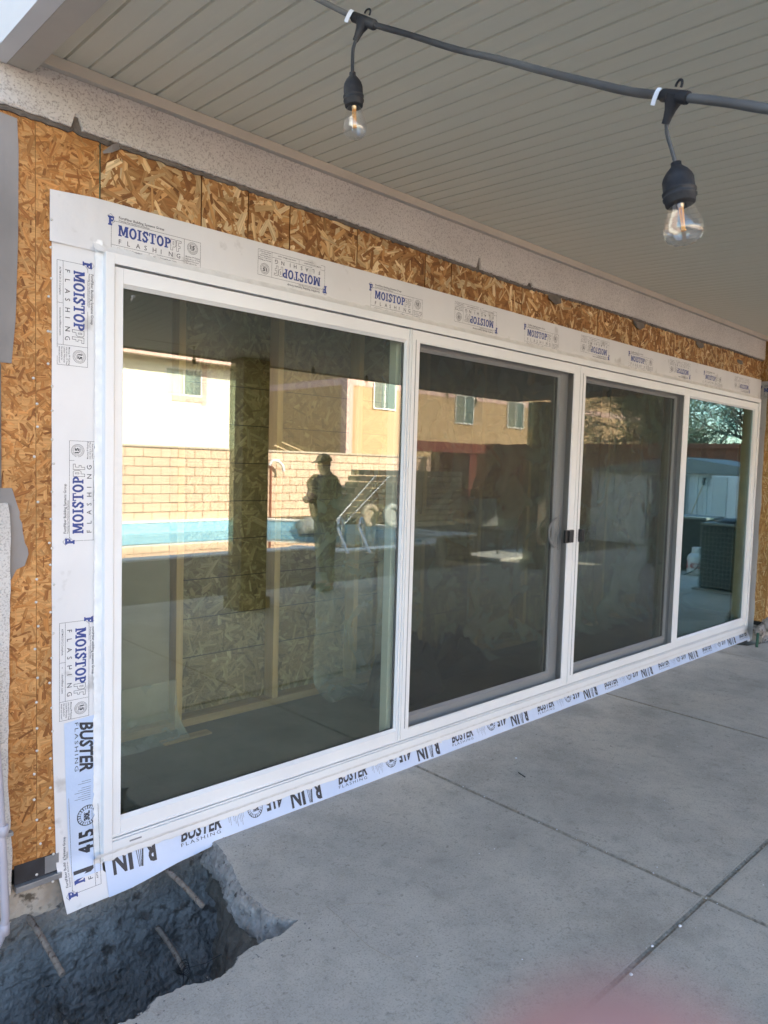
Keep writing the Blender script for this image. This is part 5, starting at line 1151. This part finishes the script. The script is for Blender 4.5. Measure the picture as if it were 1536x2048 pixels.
wd_ = thing('white_cabinet', (12.1, -2.45, PZ), 'tall white cabinet standing behind the air conditioner', 'cabinet')
mb = MB(); mb.box((11.8,-2.78,PZ),(12.5,-1.9,1.34),'fridge',.02); mb.build('body', wd_); mb = MB(); mb.box((11.77,-2.76,PZ+.05),(11.798,-2.50,1.32),'shed',.006); mb.box((11.77,-2.49,PZ+.05),(11.798,-1.95,1.32),'fridge',.006); mb.build('door', wd_)
mb = MB(); mb.box((11.74,-2.54,.4),(11.769,-2.46,.46),'pale_wood',.004); mb.build('strap', wd_)
ac = thing('air_conditioner', (8.75, -1.1, PZ), 'black wire-caged air conditioner near the far end of the doors', 'air conditioner')
mb = MB(); mb.box((8.45,-1.50,PZ+.05),(9.15,-.80,.70),'ac',.04); mb.box((8.38,-1.56,PZ),(9.22,-.74,PZ+.05),'broken',.01); mb.build('body', ac)
mb = MB(); mb.box((8.43,-1.52,.70),(9.17,-.78,.735),'shed_roof',.012); mb.lathe([(.30,0),(.30,.02),(.20,.05),(.06,.06)],'ac',(8.8,-1.15,.735),n=24); mb.build('lid', ac)
mb = MB()
for i in range(15):
    y = -1.49+.68*i/14; mb.box((8.434,y-.0035,PZ+.07),(8.439,y+.0035,.69),'ac_wire'); x = 8.46+.68*i/14; mb.box((x-.0035,-1.516,PZ+.07),(x+.0035,-1.511,.69),'ac_wire')
for i in range(13):
    z = PZ+.09+.058*i; mb.box((8.430,-1.49,z-.003),(8.4338,-.81,z+.003),'ac_wire'); mb.box((8.46,-1.520,z-.003),(9.14,-1.5163,z+.003),'ac_wire')
mb.build('wire_cage', ac)
gr = thing('grill_cart', (10.3, -2.45, PZ), 'black covered grill cart behind the white gas tank', 'grill')
mb = MB(); mb.box((10.12,-2.95,PZ+.06),(10.7,-2.15,.66),'ac',.03); mb.build('cabinet', gr); mb = MB(); mb.box((10.08,-2.98,.661),(10.74,-2.12,.70),'shed_roof',.01); mb.build('top', gr)
for x, y in ((10.2,-2.85),(10.62,-2.85),(10.2,-2.25),(10.62,-2.25)):
    mb = MB(); mb.lathe([(.03,-.015),(.03,.015)],'black_metal',(x,y,PZ+.03),(0,1,0),n=12); mb.build('wheel', gr)
tk = thing('gas_tank', (9.82, -2.1, PZ), 'white propane tank with red lettering standing in front of the black grill cart', 'gas tank')
mb = MB(); mb.lathe([(.10,0),(.105,.02),(.145,.05),(.155,.09),(.155,.26),(.145,.31),(.11,.345),(.06,.36),(.0,.362)],'tank',(9.82,-2.1,PZ),n=28); mb.build('body', tk)
mb = MB(); mb.lathe([(.095,.355),(.098,.43),(.088,.44),(.086,.36)],'tank',(9.82,-2.1,PZ),n=24,cap=False); mb.build('collar', tk)
mb = MB(); mb.lathe([(.02,.36),(.025,.40),(.012,.42)],'brass',(9.82,-2.1,PZ),n=12); mb.tube(smooth_path([(9.82,-2.1,PZ+.40),(9.72,-2.0,PZ+.36),(9.66,-2.05,PZ+.15),(9.7,-2.25,PZ+.02),(9.95,-2.45,PZ+.012)],6),.008,'rubber',8); mb.build('valve_hose', tk)
mb = MB()
v, f, w0 = text_geo('H-O', .15/.72, .06)
for q in (0,):
    pts = []
    for a, b in v:
        ang = math.radians(205)-(a-w0/2)/.156*1.0*.9; pts.append((9.82+.1565*math.cos(ang), -2.1+.1565*math.sin(ang), PZ+.12+b*.75))
    mb.faces(pts, f, 'redink')
mb.build('printed_lettering', tk)
# trees
def tree(name, x, y, h, seed, label, leaf=700, spread=1.0, lean=(0,0), ls=1.0):
    r = random.Random(seed); t = thing(name, (x, y, PZ), label, 'tree', 'trees beyond the fence'); mb = MB(); tips = []
    def br(p, d, l, rad, lv):
        n = 4; pts = [p]; q = Vector(p); dd = Vector(d)
        for i in range(n):
            dd = (dd+Vector((r.gauss(0,.16), r.gauss(0,.16), r.gauss(.02,.10)))).normalized(); q = q+dd*l/n; pts.append(q.copy())
        mb.tube(pts, [rad*(1-.45*i/n) for i in range(n+1)], 'bark', 7 if lv < 2 else 4, cap=False)
        if lv >= 5 or rad < .006: tips.append(q); return
        if lv >= 3: tips.append(pts[2])
        k = r.choice((2,3,3)) if lv < 4 else 2
        for i in range(k):
            a = r.uniform(.35, .85)*spread; az = r.uniform(0, 2*math.pi); o = dd.orthogonal().normalized(); o2 = dd.cross(o)
            nd = (dd*math.cos(a)+(o*math.cos(az)+o2*math.sin(az))*math.sin(a)).normalized(); br(q if i else pts[-1], nd, l*r.uniform(.62,.85), rad*.58, lv+1)
        if lv < 3: br(pts[2], (dd+Vector((r.gauss(0,.6), r.gauss(0,.6), .2))).normalized(), l*.6, rad*.45, lv+1)
    p0 = Vector((x, y, PZ-.05)); br(p0, (lean[0], lean[1], 1), h*.30, .13, 0); mb.build('trunk', t, label=None)
    lb = MB(); k = lb.mi('leaf')
    for i in range(leaf):
        c = r.choice(tips)+Vector((r.gauss(0,.16), r.gauss(0,.16), r.gauss(0,.14))); s_ = r.uniform(.02,.05)*ls; a = Vector((r.gauss(0,1), r.gauss(0,1), r.gauss(0,1))).normalized(); b = a.orthogonal().normalized()
        lb.v += [tuple(c-a*s_), tuple(c+b*s_*.4), tuple(c+a*s_), tuple(c-b*s_*.4)]; n_ = len(lb.v); lb.f.append((n_-4,n_-3,n_-2,n_-1)); lb.m.append(k); lb.smooth.append(False)
    lb.build('crown', t)
tree('bare_tree', 20.0, -8.6, 6.6, 11, 'bushy tangled tree with olive leaves beyond the fence, mirrored in the right screen', 14000, 1.15, ls=1.3)
tree('bare_tree', 20.0, -6.0, 7.4, 23, 'spreading dark branched tree against the sky, mirrored in the right glass leaf', 2600, 1.2)
tree('bare_tree', 22.5, -4.9, 7.0, 37, 'thin twiggy tree at the far right beyond the fence', 2600, 1.2)
tree('bare_tree', 19.3, -7.3, 6.4, 51, 'low bushy tree directly behind the red brown fence', 12000, 1.2)
tree('bare_tree', 21.0, -5.2, 6.8, 67, 'dense dark tree behind the white cabinet and the fence', 2500, 1.2)
# ================================================================== PERSON
def skin(name, parent, verts, edges, mat, sub=2, **kw):
    me = bpy.data.meshes.new(name); o0_ = ORG[parent.name] if parent else Vector(verts[0][0])
    me.from_pydata([Vector(v[0])-o0_ for v in verts], edges, []); ob = bpy.data.objects.new(name+'_tmp', me); COL.objects.link(ob)
    ob.modifiers.new('s', 'SKIN'); sv_ = me.skin_vertices[0].data
    for i, v in enumerate(verts): sv_[i].radius = v[1] if isinstance(v[1], tuple) else (v[1], v[1]); sv_[i].use_root = (i == 0)
    m = ob.modifiers.new('u', 'SUBSURF'); m.levels = sub; m.render_levels = sub
    dg = bpy.context.evaluated_depsgraph_get(); m2 = bpy.data.meshes.new_from_object(ob.evaluated_get(dg)); bpy.data.objects.remove(ob)
    m2.materials.clear(); m2.materials.append(M[mat]); m2.polygons.foreach_set('use_smooth', [True]*len(m2.polygons))
    o = bpy.data.objects.new(name, m2); COL.objects.link(o)
    if parent: o.parent = parent
    else: o.location = o0_
    ORG[o.name] = o0_; return tag(o, **kw)
ph = MR(652, 912, -4.3)
PX, PY, FZ = ph.x+.03, -4.3, PZ+.002
Hh = (ph.z-PZ)/1.0        # height to the top of the cap
k_ = Hh/1.70; PX -= .02
def B(f, s, z): return (PX-f*k_, PY+s*k_, FZ+z*k_)        # f forward (= -x), s sideways, z up
per = thing('person', (PX, PY, PZ), 'person in a cap and dark clothes standing in profile with folded arms by the pool', 'person')
bv = [(B(0,0,.93),(.14*k_,.13*k_)), (B(.03,0,1.12),(.17*k_,.165*k_)), (B(.02,0,1.28),(.19*k_,.18*k_)), (B(-.01,0,1.42),(.12*k_,.11*k_)), (B(.015,0,1.49),(.055*k_,.055*k_)), (B(.045,0,1.555),(.080*k_,.095*k_)), (B(.045,0,1.635),(.085*k_,.10*k_)), (B(.04,0,1.69),(.05*k_,.06*k_)),
      (B(0,.17,1.40),.055*k_), (B(.10,.20,1.17),.050*k_), (B(.26,.06,1.20),.040*k_), (B(.25,-.06,1.24),.030*k_),
      (B(0,-.17,1.40),.055*k_), (B(.10,-.20,1.15),.050*k_), (B(.27,-.07,1.15),.040*k_), (B(.26,.06,1.16),.030*k_),
      (B(0,.085,.74),.092*k_), (B(.02,.10,.48),.070*k_), (B(-.03,.11,.09),.040*k_), (B(.12,.12,.035),.032*k_),
      (B(0,-.085,.74),.092*k_), (B(-.02,-.10,.48),.070*k_), (B(-.10,-.11,.09),.040*k_), (B(.05,-.12,.035),.032*k_)]
be = [(0,1),(1,2),(2,3),(3,4),(4,5),(5,6),(6,7),(3,8),(8,9),(9,10),(10,11),(3,12),(12,13),(13,14),(14,15),(0,16),(16,17),(17,18),(18,19),(0,20),(20,21),(21,22),(22,23)]
bthin = [(v[0], (v[1][0]*.78, v[1][1]*.78)) if i in (0,1,2) else v for i, v in enumerate(bv)]
skin('body', per, bthin, be, 'skin')
def grow(idx, f, dz=0): return [(bv[i][0], tuple(q*f for q in bv[i][1]) if isinstance(bv[i][1], tuple) else bv[i][1]*f) for i in idx]
ci = [0,1,2,3,8,9,10,12,13,14]; g1 = grow(ci, 1.27); g1[3] = (B(0,0,1.44), (.085*k_,.08*k_)); g1[0] = (B(0,0,.80), (.185*k_,.175*k_)); skin('jacket', per, g1, [(0,1),(1,2),(2,3),(3,4),(4,5),(5,6),(3,7),(7,8),(8,9)], 'shirt')
ci = [0,16,17,18,20,21,22]; g2 = grow(ci, 1.18); g2[0] = (B(0,0,.98), (.15*k_,.14*k_)); g2.append((B(0,0,.87), (.155*k_,.15*k_))); skin('trousers', per, g2, [(0,7),(7,1),(1,2),(2,3),(7,4),(4,5),(5,6)], 'jeans')
for s_, f0 in ((.115, .02), (-.115, -.05)): skin('shoe', per, [(B(f0-.07,s_,.05),(.05*k_,.045*k_)), (B(f0+.05,s_,.045),(.05*k_,.042*k_)), (B(f0+.16,s_,.038),(.045*k_,.034*k_))], [(0,1),(1,2)], 'shoe', 1)
mb = MB(); hc = Vector(B(.045,0,1.640)); n1, n2 = 20, 8; vs = []
for j in range(n2+1):
    t = math.pi/2*j/n2
    for i in range(n1): a = 2*math.pi*i/n1; vs.append(hc+Vector((.112*k_*math.cos(t)*math.cos(a), .098*k_*math.cos(t)*math.sin(a), .098*k_*math.sin(t)-.008)))
mb.faces(vs, [(j*n1+i, j*n1+(i+1) % n1, (j+1)*n1+(i+1) % n1, (j+1)*n1+i) for j in range(n2) for i in range(n1)], 'capw', True)
vs = []
for i in range(11):
    a = math.pi/2+math.pi*i/10; c_, s_ = math.cos(a), math.sin(a)
    vs += [hc+Vector((.105*k_*c_*.95, .092*k_*s_, 0)), hc+Vector((.105*k_*c_-.085*k_*abs(c_)**.6, .078*k_*s_, -.030*k_*abs(c_)))]
mb.faces(vs, [(2*i, 2*i+1, 2*i+3, 2*i+2) for i in range(10)], 'capw', True); mb.faces([v+Vector((0,0,-.006)) for v in vs], [(2*i+2, 2*i+3, 2*i+1, 2*i) for i in range(10)], 'capw', True); mb.build('cap', per)
mb = MB(); nose = Vector(B(.132,0,1.568)); mb.lathe([(.001,0),(.012*k_,.02*k_),(.016*k_,.045*k_)], 'skin', nose+Vector((-.01,0,.02)), (.35,0,-1), n=8)
for s_ in (-1, 1):
    mb.lathe([(.001,-.008),(.008,0),(.001,.008)], 'ink_black', Vector(B(.118,.032*s_,1.602)), (1,0,0), n=8, cap=False); mb.lathe([(.004,-.006),(.024*k_,0),(.004,.006)], 'skin', Vector(B(.03,.093*s_,1.585)), (0,1,0), n=10)
mb.box(B(.110,-.025,1.528), B(.124,.025,1.536), 'red'); mb.build('face', per)
# ================================================================== SMALL THINGS ON THE SLAB
mb = MB(); r = random.Random(12)
for i in range(230):
    x, y = r.uniform(.3, 5.2), r.uniform(-2.3, -.05)
    if x < .42 and y > -.7: continue
    if i < 45: x = JX+r.uniform(-.008,.008)
    elif i < 80: y = JY+r.uniform(-.008,.008)
    s_ = r.uniform(.0010, .0032) if r.random() < .93 else r.uniform(.0035,.0055); bm = bmesh.new(); bmesh.ops.create_icosphere(bm, subdivisions=1, radius=s_)
    for v in bm.verts: v.co = Vector((v.co.x*r.uniform(.7,1.5)+x, v.co.y*r.uniform(.7,1.3)+y, v.co.z*.6+slabz(y)+s_*.35))
    mb.bm(bm, 'tag' if r.random() < .45 else 'broken', False)
for i in range(170):      # crumbs near the broken edge
    a, b = hr[r.randrange(len(hr)-60)]; x = a+abs(r.gauss(0,.05))+.004; y = b-abs(r.gauss(0,.05))*(1 if b < -.5 else .3)
    if x < hole[3][0] and b > -.58: continue
    s_ = r.uniform(.001,.0035); bm = bmesh.new(); bmesh.ops.create_icosphere(bm, subdivisions=1, radius=s_)
    for v in bm.verts: v.co = Vector((v.co.x*r.uniform(.7,1.5)+x, v.co.y*r.uniform(.7,1.3)+y, v.co.z*.7+slabz(y)+s_*.4))
    mb.bm(bm, 'broken', False)
for px, py in ((1360,1852),(1262,1949),(1032,1520)):
    p = WZ(px, py, slabz(-1.3)); bm = bmesh.new(); bmesh.ops.create_icosphere(bm, subdivisions=2, radius=.0055)
    for v in bm.verts: v.co = Vector((v.co.x*1.2+p.x, v.co.y+p.y, v.co.z*.6+slabz(p.y)+.002))
    mb.bm(bm, 'tag', True)
mb.build('chips', kind='stuff', label='white chips and grit scattered on the concrete slab')
a, b = WZ(1037,1545,SZ+.003), WZ(1050,1554,SZ+.003); mb = MB(); mb.tube([a, b], .0028, 'black_plastic', 6); mb.build('black_nail', loc=a, label='small black nail lying on the slab near the doors', cat='nail')
mb = MB(); pts = [WZ(x, y, slabz(-.8)+.003) for x, y in ((652,1812),(690,1845),(735,1890),(790,1920))]; mb.tube(smooth_path(pts, 8), .0007, 'joint', 5)
mb.build('wire_offcut', loc=pts[0], label='thin curved wire lying on the slab near the broken corner', cat='wire', group='wire offcuts')
mb = MB(); pts = [WZ(x, y, slabz(-.8)+.003) for x, y in ((680,1812),(730,1806),(790,1812))]; mb.tube(smooth_path(pts, 8), .0006, 'joint', 5)
mb.build('wire_offcut', loc=pts[0], label='short straight wire lying level on the slab above the curved one', cat='wire', group='wire offcuts')
# ================================================================== FINGER OF THE PHOTOGRAPHER
cd.dof.use_dof = True; cd.dof.focus_distance = 1.7; cd.dof.aperture_fstop = cd.lens/2.1
def CW(x, y, z): return tuple(CAMP + RM.T @ np.array([x, y, z]))
hand = thing('hand', CW(.06, .11, .03), 'blurred pink fingertip of the photographer reaching up into the bottom edge of the photo', 'hand')
hv = [(CW(.060,.125,.030), (.030,.014)), (CW(.050,.098,.031), (.034,.013)), (CW(.070,.165,.025), (.024,.020)),      # palm, knuckles, wrist
      (CW(.020,.070,.030), .0088), (CW(.0085,.044,.024), .0070), (CW(.0068,.0242,.0190), .0058), (CW(.0054,.0121,.0166), .0044),   # index finger
      (CW(.045,0.0920,.040), .0100), (CW(.034,0.0700,.052), .0088), (CW(.020,0.0690,.058), .0078), (CW(.012,0.0760,.059), .0068),          # middle
      (CW(.060,0.0960,.042), .0094), (CW(.054,0.0760,.056), .0083), (CW(.041,0.0750,.064), .0074), (CW(.031,0.0820,.065), .0064),          # ring
      (CW(.074,0.1050,.042), .0082), (CW(.072,0.0870,.054), .0072), (CW(.062,0.0840,.063), .0063), (CW(.053,0.0890,.065), .0056),          # little
      (CW(.040,0.1610,.045), .0130), (CW(.018,0.1410,.052), .0105), (CW(.004,0.1240,.055), .0092), (CW(-.006,0.1110,.056), .0076)]         # thumb
he = [(0,1),(0,2),(1,3),(3,4),(4,5),(5,6),(1,7),(7,8),(8,9),(9,10),(1,11),(11,12),(12,13),(13,14),(1,15),(15,16),(16,17),(17,18),(0,19),(19,20),(20,21),(21,22)]
skin('hand_body', hand, hv, he, 'skin', 3)
skin('sleeve', hand, [(CW(.071,.172,.024), (.034,.030)), (CW(.085,.23,.0), (.040,.038)), (CW(.12,.34,-.10), (.048,.046)), (CW(.15,.42,-.22), (.054,.052))], [(0,1),(1,2),(2,3)], 'shirt', 2)
